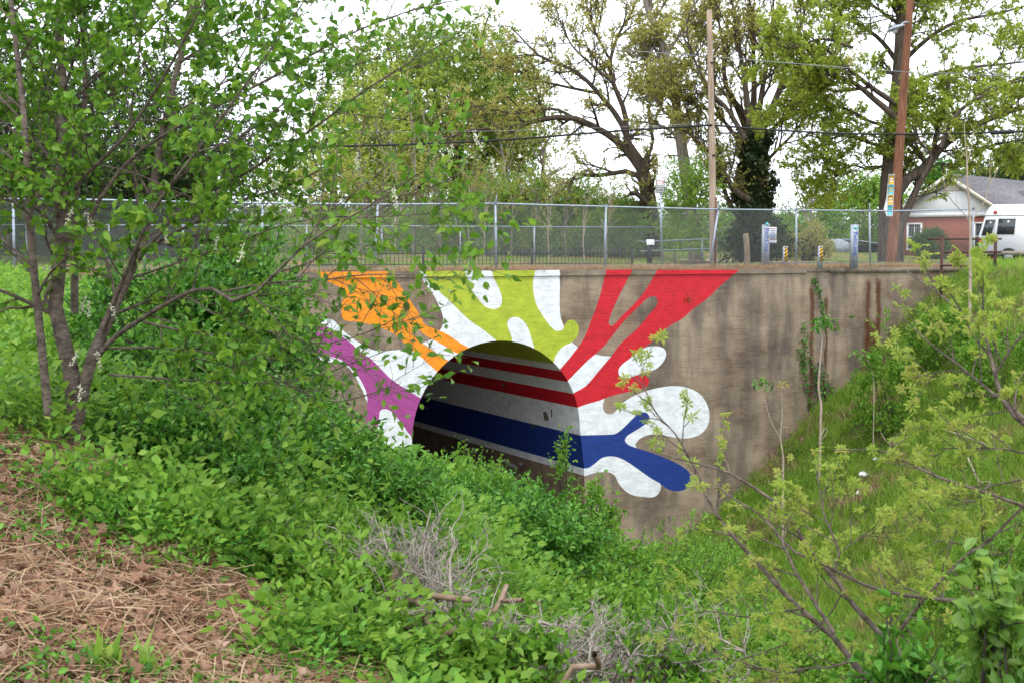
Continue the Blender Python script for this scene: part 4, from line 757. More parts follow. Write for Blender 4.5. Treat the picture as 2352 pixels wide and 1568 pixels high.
def shrub(name, label, cat, px, yt, d, r, n, leafm, size, per=9, tmpl=L_OVAL, tl=.3, group=None, ry=None, bark=None, stems=8, spread=.7, crown='foliage', lump=.15, droop=.15, r0=.72, hmul=1., single=0, base=None):
    tp = P(px, yt, d); g = ground(tp) if base is None else base; h = max(.3, tp[2]-g); c = np.array([tp[0], tp[1], g+h*.40]); t = thing(name, label, cat, (tp[0], tp[1], g), group)
    Q, R = ball(c, r, ry or r, h*.56, n, tl, lump, r0, g-.25, rw=.005)
    hz = np.percentile(Q[:, :, 2], 98)-g; Q[:, :, 2] = g+(Q[:, :, 2]-g)*h/max(hz, .05); rad = np.percentile(np.hypot(Q[:, -1, 0]-c[0], Q[:, -1, 1]-c[1]), 96); f_ = min(1., 1.08*max(r, ry or r)/rad); Q[:, :, :2] = c[:2]+(Q[:, :, :2]-c[:2])*f_
    ok = Q[:, 0, 2] > (HB if tp[1] > .3 else H)(Q[:, 0, 0], Q[:, 0, 1])-.05
    if ok.sum() > 20: Q, R = Q[ok], R[ok]
    # stems from the base to some of the twigs
    idx = rng.choice(len(Q), min(stems, len(Q)), replace=False); S = []
    for i in idx:
        b = np.array([tp[0]+rng.normal()*r*.25, tp[1]+rng.normal()*r*.25, 0]); b[2] = ground(b)-.05; e = Q[i, 0]; mid = lerp(b, e, .5)+np.array([0, 0, .12*h])+rng.normal(size=3)*.05*r; S.append(resample([b, mid, e], 8))
    SV = tubes(np.array(S), np.tile(np.linspace(.018 if r < 2 else .05, .006, 8), (len(S), 1)), 5); TV = tubes(Q[::3], R[::3], 3)
    mesh('stems', *join([SV, TV]), bark or B_DARK, t, smooth=True)['kind'] = 'stuff'
    p, ax, sz, _ = twigleaves(Q, per, size, spread, .1, .15, droop); keep = np.ones(len(p), bool)
    if single:
        x, y, dd = proj(p); s_ = np.where((x > 0) & (x < 2352) & (y > 0) & (y < 1568), sz/dd, 0); keep[np.argsort(-s_)[:single]] = False; single_leaves(p[~keep], ax[~keep], sz[~keep], tmpl, leafm, t)
    o = mesh(crown, *leafmesh(p[keep], ax[keep], sz[keep], tmpl)[:2], leafm, t, v=leafv(keep.sum(), tmpl))
    if single: o['kind'] = 'stuff'
    return t
# ---- scattered ground cover: geometry nodes on points
def scatter(name, label, pts, srcs, smin, smax, tilt=.25, kind='stuff', cat=None, yaw=None):
    pts = np.asarray(pts); n = len(pts); me = bpy.data.meshes.new(name); me.vertices.add(n); me.vertices.foreach_set('co', pts.astype(np.float32).ravel())
    rot = np.stack([rng.normal(size=n)*tilt, rng.normal(size=n)*tilt, rng.random(n)*6.283], 1).astype(np.float32)
    a = me.attributes.new('rot', 'FLOAT_VECTOR', 'POINT'); a.data.foreach_set('vector', rot.ravel())
    a = me.attributes.new('scl', 'FLOAT', 'POINT'); a.data.foreach_set('value', (smin+(smax-smin)*rng.random(n)**1.5).astype(np.float32))
    a = me.attributes.new('idx', 'INT', 'POINT'); a.data.foreach_set('value', rng.integers(0, len(srcs), n).astype(np.int32))
    o = bpy.data.objects.new(name, me); COL.objects.link(o); tag(o, label, cat, None, kind)
    c = bpy.data.collections.new(name+'_pieces'); [c.objects.link(s_) for s_ in srcs]
    ng = bpy.data.node_groups.new(name, 'GeometryNodeTree'); ng.interface.new_socket('Geometry', in_out='INPUT', socket_type='NodeSocketGeometry'); ng.interface.new_socket('Geometry', in_out='OUTPUT', socket_type='NodeSocketGeometry')
    N = ng.nodes; gi, go = N.new('NodeGroupInput'), N.new('NodeGroupOutput'); ci = N.new('GeometryNodeCollectionInfo'); ci.inputs[0].default_value = c; ci.inputs[1].default_value = True; ci.inputs[2].default_value = True
    ip = N.new('GeometryNodeInstanceOnPoints'); ip.inputs['Pick Instance'].default_value = True
    def at(nm, ty): q = N.new('GeometryNodeInputNamedAttribute'); q.data_type = ty; q.inputs[0].default_value = nm; return q.outputs[0]
    L = ng.links.new; L(gi.outputs[0], ip.inputs['Points']); L(ci.outputs[0], ip.inputs['Instance']); L(at('idx', 'INT'), ip.inputs['Instance Index']); L(at('rot', 'FLOAT_VECTOR'), ip.inputs['Rotation']); L(at('scl', 'FLOAT'), ip.inputs['Scale']); L(ip.outputs[0], go.inputs[0])
    md = o.modifiers.new('scatter', 'NODES'); md.node_group = ng; return o
def tuft(n, h, sp, wd, mat, lean=.35):
    V, Fq, v = [], [], []
    for i in range(n):
        a = random.random()*6.283; r = sp*math.sqrt(random.random()); x, y = r*math.cos(a), r*math.sin(a); hh = h*(.5+.6*random.random()); b = random.random()*6.283; lx, ly = math.cos(b)*lean*hh, math.sin(b)*lean*hh; c, s_ = math.cos(b+1.57)*wd/2, math.sin(b+1.57)*wd/2
        k = len(V); V += [(x-c, y-s_, -.02), (x+c, y+s_, -.02), (x+lx*.35-c*.8, y+ly*.35-s_*.8, hh*.6), (x+lx*.35+c*.8, y+ly*.35+s_*.8, hh*.6), (x+lx, y+ly, hh*(.97-.2*random.random()))]; Fq += [(k, k+1, k+3), (k, k+3, k+2), (k+2, k+3, k+4)]; v += [random.random()]*3
    return mesh('grass_tuft', np.array(V), np.array(Fq), mat, link=False, v=np.array(v))
def sprig(n, h, sp, size, mat, tmpl=L_DIA, nm='leafy_sprig'):
    p = np.stack([rng.normal(size=n)*sp, rng.normal(size=n)*sp, rng.random(n)**.8*h], 1); ax = nrm(np.stack([p[:, 0]/sp+rng.normal(size=n)*.6, p[:, 1]/sp+rng.normal(size=n)*.6, .3+rng.random(n)*.6], 1))
    return mesh(nm, *leafmesh(p, ax, size*(.6+.6*rng.random(n)), tmpl)[:2], mat, link=False, v=leafv(n, tmpl))
def clump(n, r, size, mat, tmpl=L_DIA, nm='leaf_clump'):
    p = nrm(rng.normal(size=(n, 3)))*(r*rng.random((n, 1))**.5)*np.array([1, 1, .7]); return mesh(nm, *leafmesh(p, rng.normal(size=(n, 3)), size*(.6+.6*rng.random(n)), tmpl)[:2], mat, link=False, v=leafv(n, tmpl))
def litleaf(i):
    o = mesh('dead_leaf', *leafmesh(np.zeros((1, 3)), np.array([[0, 1., .1]]), 1., L_OAK, 2.5)[:2], G_LIT, link=False, v=np.full(12, .12+.19*i)); co = o.data
    for v_ in co.vertices: v_.co.z += .35*v_.co.x**2*(1+i*.4)+.12*math.sin(v_.co.y*5+i)
    return o
def straw(i):
    V = []; x = 0
    for k in range(6): t = k/5; V += [(.008+.05*math.sin(t*3+i)*.3, t-.5, .02+.06*math.sin(t*3.1)), (-.008+.05*math.sin(t*3+i)*.3, t-.5, .02+.06*math.sin(t*3.1)+.004)]
    return mesh('straw', np.array(V), np.array([(2*k, 2*k+1, 2*k+3, 2*k+2) for k in range(5)]), G_DRY, link=False, v=np.full(5, .3+.2*i))
def field(x0, x1, y0, y1, n, fn=H, keep=None, dz=0.):
    X = x0+(x1-x0)*rng.random(n); Y = y0+(y1-y0)*rng.random(n); p = np.stack([X, Y, fn(X, Y)+dz], 1); px, py, d = proj(p); ok = (d > 2) & (px > -250) & (px < 2600) & (py < 1850) & (py > 300)
    if keep is not None: ok &= keep(px, py, p)
    return p[ok]
TG = [tuft(16, .34, .10, .010, G_GR) for _ in range(3)]; TGs = [tuft(16, .12, .09, .010, G_GR) for _ in range(2)]; TD = [tuft(14, .26, .12, .008, G_DRY, .8) for _ in range(3)]
SP = [sprig(26, .30, .10, .06, m_) for m_ in (G_LT, G_BR, G_LT)]; SH = [sprig(14, .14, .09, .055, G_HS, L_OVAL) for _ in range(3)]
def noise2(x, y, s_): return np.sin(x*s_+1.3)*np.sin(y*s_*1.1-.7)+.5*np.sin(x*s_*2.3+y*s_*1.7)
slope = lambda px, py, p: (px > 1350)
scatter('slope_grass', 'bright green grass covering the steep bank right of the wall', field(1.5, 34, -25, -.1, 52000, H, lambda a, b, p: (a > 1380) & (noise2(p[:, 0], p[:, 1], 1.4) > -.9)), TG, .7, 1.6)
scatter('slope_weeds', 'small leafy weeds growing among the grass on the right bank', field(1.5, 34, -25, -.1, 26000, H, lambda a, b, p: (a > 1380) & (noise2(p[:, 0]+3, p[:, 1], .8) > -.25)), SP, .5, 1.35)
scatter('slope_thatch', 'dead brown thatch between the weeds on the right bank', field(1.5, 34, -25, -.1, 26000, H, lambda a, b, p: (a > 1380) & (noise2(p[:, 0]-4, p[:, 1]+2, 1.1) > .3)), TD, .9, 1.8)
scatter('left_bank_weeds', 'green weeds on the left bank below the fence', field(-34, -5, -27, -.1, 30000, H, lambda a, b, p: a < 1250), SP, .8, 1.7)
scatter('left_bank_grass', 'long grass on the left bank below the fence', field(-34, -8, -24, -.1, 12000, H, lambda a, b, p: a < 900), TG, .6, 1.2)
def lit_edge(py): return np.interp(py, [840, 940, 1060, 1180, 1330, 1450, 1568, 1800], [-10, 90, 190, 330, 470, 620, 790, 1080])
nearf = lambda n, k, dz=0.: field(-21, -11.5, -33.2, -23.5, n, H, k, dz)
litter = nearf(90000, lambda a, b, p: (a < lit_edge(b)+90*noise2(p[:, 0], p[:, 1], 3.1)+110), .015); litter = litter[:23000]
scatter('leaf_litter', 'dead brown oak leaves lying on the near left bank', litter, [litleaf(i) for i in range(5)], .045, .10, .6)
st_ = nearf(90000, lambda a, b, p: (a < lit_edge(b)+70*noise2(p[:, 0], p[:, 1], 2.3)+70), .035)[:18000]
scatter('straw', 'pale dry grass stalks strewn over the near left bank', st_, [straw(i) for i in range(4)], .12, .34, .22)
scatter('seedlings', 'small green seedlings coming up through the dead leaves', nearf(9000, lambda a, b, p: (a < lit_edge(b)+60) & (noise2(p[:, 0], p[:, 1], 2.2) > -.2))[:2300], SH, .3, .85)
scatter('ground_vines', 'green honeysuckle runners covering the ground beside the dead leaves', nearf(60000, lambda a, b, p: (a > lit_edge(b)-70+150*noise2(p[:, 0], p[:, 1], 3.3)) & ((a < lit_edge(b)+300) | (rng.random(len(a)) < .35)) & (noise2(p[:, 0]+7, p[:, 1], 2.9) > -.3))[:5200], SH+SP[:2], .45, 1.3)
scatter('lily_blades', 'broad pale green blades growing at the lower left edge', np.array([np.r_[onT(x, y)] for x, y in ((255, 1545), (262, 1550), (330, 1560), (345, 1566), (225, 1548), (1060, 1600))]), [tuft(7, .26, .03, .030, G_BR, .7)], .7, 1.1)
# fringe of dry grass on the wall top, lawn beyond
fr_ = field(-16, 19, -.03, 1.3, 9000, lambda X, Y: np.where(Y > .55, HB(X, Y), -.03)); scatter('wall_top_dry_grass', 'matted dead grass fringing the top of the wall', fr_[noise2(fr_[:, 0], fr_[:, 1], .9) > -.75], TD, .35, .95)
scatter('wall_top_grass', 'tufts of green grass along the foot of the chain link fence', field(-16, 24, .5, 2.2, 3600, HB, lambda a, b, p: (a < 1130) | (a > 1830) | (noise2(p[:, 0], p[:, 1], 1.3) > .5)), TG, .4, .85)
ln = field(-30, 60, 2, 45, 60000, HB, lambda a, b, p: noise2(p[:, 0], p[:, 1], .5) > -.6); rd = (ln[:, 1] > 5) & (ln[:, 1] < 13.6) & (np.abs(ln[:, 1]-np.interp(ln[:, 0], [-20, 10, 40, 70], [8, 8, 10, 13])) < 2.8)
trx = np.array([np.abs(ln[:, 0]*0+1e9)]).min(0)
tp_ = resample(np.array([(p[0], p[1], 0) for p in pa], float), 40)[:, :2]; dd_ = np.sqrt(((ln[:, None, :2]-tp_[None])**2).sum(-1)).min(1)
cp_ = resample(np.array([(p[0], p[1], 0) for p in [onZ(x, y, .25) for x, y in ((1720, 589.), (1860, 590), (2060, 594))]], float), 40)[:, :2]; dc_ = np.sqrt(((ln[:, None, :2]-cp_[None])**2).sum(-1)).min(1)
scatter('lawn_grass', 'short grass between the fences and in front of the trees', ln[~rd & (dd_ > 1.9) & (dc_ > 2.)][:24000], TGs, .3, .8)
# ------------------------------------------------------------------ cherry tree at the left
def CL(pts, r0, r1, d=8.): return limb([(p[0], p[1], p[2] if len(p) > 2 else d) for p in pts], r0, r1, 16)
cherry = [CL([(178, 990, 8), (172, 930, 8), (165, 860, 8), (140, 760, 8), (126, 690, 8), (138, 600, 8), (143, 450, 8), (140, 330, 8.1), (146, 240, 8.1), (140, 120, 8.2), (135, -40, 8.3)], .052, .020),
 CL([(180, 960, 8), (195, 880, 8), (218, 800, 8), (238, 760, 8.05), (265, 700, 8.1), (290, 640, 8.1), (325, 570, 8.2), (345, 470, 8.3), (375, 300, 8.4), (410, 150, 8.5), (450, -20, 8.6)], .038, .013),
 CL([(172, 720, 8.6), (171, 600, 8.6), (172, 480, 8.6), (188, 330, 8.7), (195, 200, 8.7), (190, -20, 8.8)], .026, .012),
 CL([(112, 960, 7.8), (98, 820, 7.8), (84, 680, 7.8), (70, 540, 7.8), (64, 430, 7.8), (58, 300, 7.8), (42, 150, 7.9), (20, -40, 8)], .026, .014),
 CL([(215, 830), (262, 775, 7.9), (318, 738, 7.7), (370, 705, 7.5), (470, 660, 7.2), (560, 690, 7.), (700, 562, 6.8), (820, 490, 6.7), (900, 440, 6.6), (960, 400, 6.5)], .026, .005),
 CL([(143, 470), (200, 400, 7.8), (290, 310, 7.6), (380, 170, 7.4), (440, 60, 7.2), (480, -20, 7.2)], .020, .009),
 CL([(146, 250, 8.1), (210, 190, 8), (300, 110, 7.9), (400, 10, 7.8), (440, -30, 7.8)], .014, .008),
 CL([(165, 600), (240, 440, 8.), (330, 340, 8.), (470, 260, 7.9), (640, 170, 7.8), (800, 80, 7.6), (960, 20, 7.5), (1090, -5, 7.4)], .022, .004),
 CL([(300, 620, 8.1), (420, 480, 8.), (560, 400, 7.9), (700, 310, 7.8), (850, 200, 7.7), (1000, 110, 7.6), (1080, 70, 7.5)], .020, .004),
 CL([(320, 580, 8.2), (430, 520, 8.1), (560, 460, 8.), (680, 420, 7.9), (800, 350, 7.7), (900, 300, 7.6)], .018, .004),
 CL([(350, 460, 8.3), (450, 380, 8.2), (560, 310, 8.), (650, 240, 7.9), (760, 170, 7.8), (880, 130, 7.6)], .016, .004),
 CL([(240, 760), (300, 600, 7.6), (360, 470, 7.4), (450, 350, 7.3), (560, 200, 7.2), (660, 60, 7.1), (720, -30, 7.1)], .018, .006),
 CL([(700, 562, 6.8), (744, 502, 6.9), (830, 500, 6.9), (912, 496, 6.9), (1000, 490, 6.9), (1045, 486, 6.9)], .008, .003),
 CL([(500, 672, 7.2), (620, 650, 7.2), (723, 645, 7.2), (830, 632, 7.2), (940, 632, 7.2), (1040, 644, 7.2)], .009, .003),
 CL([(330, 740, 7.8), (480, 770, 7.6), (620, 760, 7.4), (740, 790, 7.2), (850, 760, 7.1), (930, 720, 7)], .012, .003),
 CL([(250, 860, 8), (400, 870, 7.8), (560, 880, 7.6), (700, 870, 7.4), (820, 830, 7.2), (900, 800, 7.2)], .012, .003),
 CL([(230, 800, 8), (400, 800, 7.8), (560, 830, 7.6), (740, 920, 7.4), (860, 900, 7.2), (920, 880, 7.2)], .012, .003),
 CL([(140, 470, 8), (90, 380, 8.1), (30, 300, 8.2), (-60, 230, 8.3)], .018, .007), CL([(135, 620, 8), (95, 530, 7.8), (40, 470, 7.6), (-40, 430, 7.5)], .014, .006),
 CL([(142, 340, 8.1), (110, 200, 8.3), (95, 90, 8.4), (60, -20, 8.5)], .016, .008), CL([(150, 200, 8.1), (180, 100, 8.), (205, -20, 7.9)], .014, .008),
 CL([(330, 560, 8.2), (310, 420, 8.5), (300, 280, 8.7), (320, 120, 8.8), (330, -20, 8.9)], .018, .008), CL([(370, 300, 8.4), (480, 220, 8.6), (560, 120, 8.7), (620, -20, 8.8)], .012, .005),
 CL([(400, 150, 8.5), (520, 80, 8.4), (680, 10, 8.3), (760, -30, 8.3)], .010, .004), CL([(300, 640, 8.1), (420, 600, 7.9), (540, 560, 7.8), (640, 520, 7.7), (740, 500, 7.6)], .012, .004)]
cherry = [(q, r_*(1 if k < 4 else .62)) for k, (q, r_) in enumerate(cherry)]
b0 = P(178, 965, 8); b0[2] = ground(b0)
for q, r_ in cherry[:1]: q[0, 2] = min(q[0, 2], b0[2]-.1)
t_ch = plant('cherry_tree', 'multi-stemmed wild cherry tree with drooping white flower spikes on the near left bank', 'tree', b0, cherry,
 [dict(per=11, s0=.16, s1=.98, ang=.75, L=.75, rr=.32, up=.02, wig=.10, n=6, fall=.45, rmin=.0020), dict(per=5, s0=.15, s1=.95, ang=.7, L=.32, rr=.55, up=.0, wig=.15, n=5, fall=.4, rmin=.0016)],
 (L_CH, [13, 4], .056, .75, .35, [2, 1]), B_CH, G_CH, crown='leaves', single=300, k0=12, upb=.8, thin=lambda x, y: rng.random(len(x)) > np.maximum(.78*np.clip((x-560)/150, 0, 1)*np.clip((y-480)/140, 0, 1), .62*np.clip((x-540)/200, 0, 1)))
# flower racemes
fm = simple('cream_flower', (.62, .62, .45), .6); rp = []
for x, y, d in ((205, 690, 7.8), (196, 680, 7.8), (182, 800, 7.7), (185, 880, 7.6), (222, 805, 7.7), (255, 700, 7.8), (1085, 300, 6.6), (1040, 330, 6.7), (905, 430, 6.5), (1130, 360, 6.6), (168, 475, 7.6), (195, 485, 7.6), (500, 540, 7.3), (820, 350, 7), (560, 560, 7.2), (215, 120, 7.8), (380, 520, 7.5)):
    a = P(x, y, d); b = a+np.array([rng.normal()*.03, rng.normal()*.03, -.10]); t = np.linspace(0, 1, 9)[:, None]; q = lerp(a, b, t); m_ = MB().tube(q, .0012, 4)
    for k in range(26): c_ = lerp(a, b, .1+.9*random.random())+rng.normal(size=3)*.007; m_.add(c_+np.array([[.005, 0, 0], [0, .005, 0], [-.005, 0, 0], [0, -.005, 0], [0, 0, .005], [0, 0, -.005]]), [[0, 1, 4], [1, 2, 4], [2, 3, 4], [3, 0, 4], [1, 0, 5], [2, 1, 5], [3, 2, 5], [0, 3, 5]])
    m_.build('flower_spike', fm, t_ch)
# ------------------------------------------------------------------ shrubs and tangles on the left bank and in the ravine
HS, LT = G_HS, G_LT
S = shrub
S('honeysuckle_bush', 'tall dark honeysuckle tangle just right of the cherry stems', 'bush', 390, 625, 10.8, .95, 1400, HS, .054, 12)
S('honeysuckle_bush', 'tall dark honeysuckle tangle reaching up to the fence beside the orange paint', 'bush', 520, 575, 11.6, .78, 1500, HS, .054, 12)
S('honeysuckle_bush', 'tall dark bush reaching the fence foot behind the cherry limbs', 'bush', 610, 600, 12.6, .56, 1400, HS, .054, 12)
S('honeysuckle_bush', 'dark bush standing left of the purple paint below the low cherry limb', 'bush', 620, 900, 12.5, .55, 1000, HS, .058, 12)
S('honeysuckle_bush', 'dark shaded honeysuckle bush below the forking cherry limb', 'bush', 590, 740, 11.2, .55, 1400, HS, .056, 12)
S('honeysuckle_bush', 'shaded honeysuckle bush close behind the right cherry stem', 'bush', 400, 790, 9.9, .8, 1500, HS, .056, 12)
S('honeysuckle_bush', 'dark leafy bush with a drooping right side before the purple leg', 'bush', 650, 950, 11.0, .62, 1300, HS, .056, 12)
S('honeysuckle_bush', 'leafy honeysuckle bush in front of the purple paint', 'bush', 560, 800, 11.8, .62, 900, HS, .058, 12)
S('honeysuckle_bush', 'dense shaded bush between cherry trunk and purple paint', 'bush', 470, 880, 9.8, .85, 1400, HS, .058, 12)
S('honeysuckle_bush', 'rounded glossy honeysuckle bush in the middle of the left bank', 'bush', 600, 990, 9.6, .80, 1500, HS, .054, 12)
S('honeysuckle_bush', 'low honeysuckle bush at the foot of the cherry trunk', 'bush', 330, 1000, 8.6, .6, 1000, HS, .052, 12)
S('honeysuckle_bush', 'glossy bush with long leaves left of the dead brush', 'bush', 760, 1090, 9.4, .78, 1500, HS, .062, 12, L_LONG)
S('honeysuckle_bush', 'low leafy bush below the cherry beside the leaf litter', 'bush', 450, 1110, 8.4, .6, 1000, HS, .052, 12)
S('honeysuckle_bush', 'bright low honeysuckle growth spreading over the lower bank', 'bush', 660, 1310, 7.8, .70, 1000, LT, .050, 12)
S('honeysuckle_bush', 'bright honeysuckle shoots at the bottom left of the dead brush', 'bush', 720, 1400, 7.0, .5, 800, LT, .052, 12)
S('honeysuckle_bush', 'pale green shoots along the bottom edge below the dead brush', 'bush', 1040, 1500, 6.6, .4, 420, LT, .052, 13)
S('honeysuckle_bush', 'upright pale green shoots at the bottom centre', 'bush', 1200, 1440, 6.8, .26, 170, LT, .056, 13)
S('honeysuckle_bush', 'pale green shoots left of the oak sapling at the bottom edge', 'bush', 1420, 1480, 7.4, .7, 800, LT, .05, 13)
S('privet_bush', 'fine-leaved privet bush in front of the white paint left of the tunnel', 'bush', 770, 1060, 15.5, .9, 1300, LT, .066, 12, L_DIA)
S('privet_bush', 'fine-leaved privet bush covering the foot of the tunnel mouth', 'bush', 1000, 1080, 17.5, 1.3, 2000, LT, .066, 12, L_DIA)
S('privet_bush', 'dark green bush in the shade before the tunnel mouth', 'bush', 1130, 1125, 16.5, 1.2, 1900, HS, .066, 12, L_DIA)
S('privet_bush', 'thin twiggy bush standing before the right edge of the tunnel', 'bush', 1090, 1040, 19., .6, 300, LT, .05, 8, L_DIA, stems=14)
S('upright_shrub', 'upright narrow shrub in front of the blue stripe at the right tunnel edge', 'bush', 1298, 1010, 17.0, .28, 210, LT, .055, 8, L_DIA, stems=8, tl=.3)
S('upright_shrub', 'bushy narrow shrub right of the tunnel mouth', 'bush', 1362, 1130, 17.0, .42, 420, LT, .066, 12, L_DIA, stems=8)
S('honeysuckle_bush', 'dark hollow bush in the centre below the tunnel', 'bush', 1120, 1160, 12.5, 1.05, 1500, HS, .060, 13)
S('honeysuckle_bush', 'light green bush in the centre below the concrete wall foot', 'bush', 1290, 1225, 14., 1.1, 1300, LT, .056, 13, L_DIA)
S('willow_bush', 'light green narrow-leaved bush before the foot of the wall', 'bush', 1470, 1270, 17., 1.4, 1800, LT, .075, 9, L_LONG, spread=.5)
S('willow_bush', 'narrow-leaved bush at the foot of the green bank', 'bush', 1600, 1250, 21., 1.5, 1500, LT, .08, 9, L_LONG, spread=.5)
S('willow_bush', 'narrow-leaved bush low down left of the oak sapling', 'bush', 1520, 1390, 13., 1.1, 1400, LT, .07, 9, L_LONG, spread=.5)
S('willow_bush', 'narrow-leaved bush behind the oak sapling at the bottom', 'bush', 1740, 1440, 14., 1.3, 1300, LT, .066, 12, L_DIA)
S('privet_bush', 'small-leaved bush in the ravine right of the dead brush', 'bush', 1370, 1370, 11., .8, 1200, LT, .066, 12, L_DIA)
S('honeysuckle_bush', 'bush at the left edge of the tunnel covering the white paint foot', 'bush', 890, 1090, 14., .9, 1300, HS, .055, 13, L_DIA)
# left distance, below the fence
for px, yt, d, r, lab in ((40, 640, 24, 2.0, 'pale green thicket at the left edge below the fence'), (230, 660, 21, 1.8, 'pale green thicket behind the cherry trunk'), (60, 740, 16, 1.3, 'leafy bush at the left edge behind the thin cherry stem'), (210, 800, 13, 1.0, 'leafy bush right behind the cherry trunk fork'), (40, 850, 11.5, .9, 'low leafy bush on the left edge above the leaf litter'), (340, 700, 17, 1.6, 'green thicket seen through the cherry leaves'), (120, 960, 9.2, .5, 'small pale bush between the two cherry stem bases')):
    S('thicket_bush', lab, 'bush', px, yt, d, r, int(1500), LT, .075, 10, L_DIA)
# right bank
for px, yt, d, r, lab in ((2170, 690, 43, 1.6, 'dark leafy bush at the top of the bank beside the rust stains'), (2030, 770, 41.5, 1.3, 'leafy weeds heaped on the bank beside the wall'), (2290, 720, 40, 1.4, 'green bush on the upper bank at the right edge'), (2300, 1180, 31, 1.8, 'green bush low on the bank at the right edge'), (2150, 1330, 27, 1.5, 'low bush on the bank behind the broad leaves')):
    S('bank_bush', lab, 'bush', px, yt+25, d, r*.75, int(650*r), LT, .10, 9, L_DIA)
# dead grey brush
def brush(label, px, yt, d, r, n, L_=.3, base=None):
    tp = P(px, yt, d); g = ground(tp); t = thing('dead_brush', label, 'brush', (tp[0], tp[1], g)); h = tp[2]-g; Ls = []
    for i in range(17):
        b = np.array([tp[0]+rng.normal()*r*.5, tp[1]+rng.normal()*r*.5, g-.05]); e = np.array([tp[0]+rng.normal()*r*.6, tp[1]+rng.normal()*r*.6, g+h*(.45+.5*random.random())]); Ls.append((resample([b, lerp(b, e, .4)+rng.normal(size=3)*.15, lerp(b, e, .7)+rng.normal(size=3)*.12, e], 12), np.linspace(.016, .006, 12)))
    Q, R = stack(Ls); A = kids(Q, R, 8, .2, 1., .9, L_*1.6, .5, .05, .25, 6, .3, .0048); B_ = kids(*A, 4, .15, 1., .9, L_*.8, .5, .0, .25, 5, .3, .0034); C_ = kids(*B_, 2, .2, 1., .8, L_*.35, .6, 0, .2, 4, .3, .0026)
    mesh('stems', *tubes(Q, R, 7), B_DEAD, t, smooth=True); mesh('twigs', *join([tubes(*A, 4), tubes(*B_, 3), tubes(*C_, 3)]), B_DEAD, t, smooth=True)
    V = []
    for i in range(10):   # gnarled roots at the foot
        b = np.array([tp[0]+rng.normal()*r*.4, tp[1]+rng.normal()*r*.4-.15, g+.1]); q = [b]
        for k in range(6): q.append(q[-1]+rng.normal(size=3)*np.array([.09, .09, .06])+np.array([0, 0, .02]))
        V.append(tubes(resample(q, 14)[None], np.full((1, 14), .013+.008*random.random()), 6))
    mesh('roots', *join(V), barkmat('root_bark', (.16, .10, .07), (.36, .26, .19)) if 'root_bark' not in bpy.data.materials else bpy.data.materials['root_bark'], t, smooth=True)
brush('large heap of bare grey twigs in the bottom centre', 930, 1300, 7.2, .30, 0); brush('low tangle of bare grey twigs right of the large heap', 1200, 1470, 7.0, .22, 0, .22)
brush('grey dead twigs poking out between the pale shoots', 1340, 1420, 7.4, .22, 0, .22); brush('grey dead twigs left of the oak sapling near the bottom', 1520, 1430, 7.6, .28, 0, .24)
brush('dry brown tangle in front of the tunnel graffiti', 1235, 1190, 18.5, .6, 0, .3)
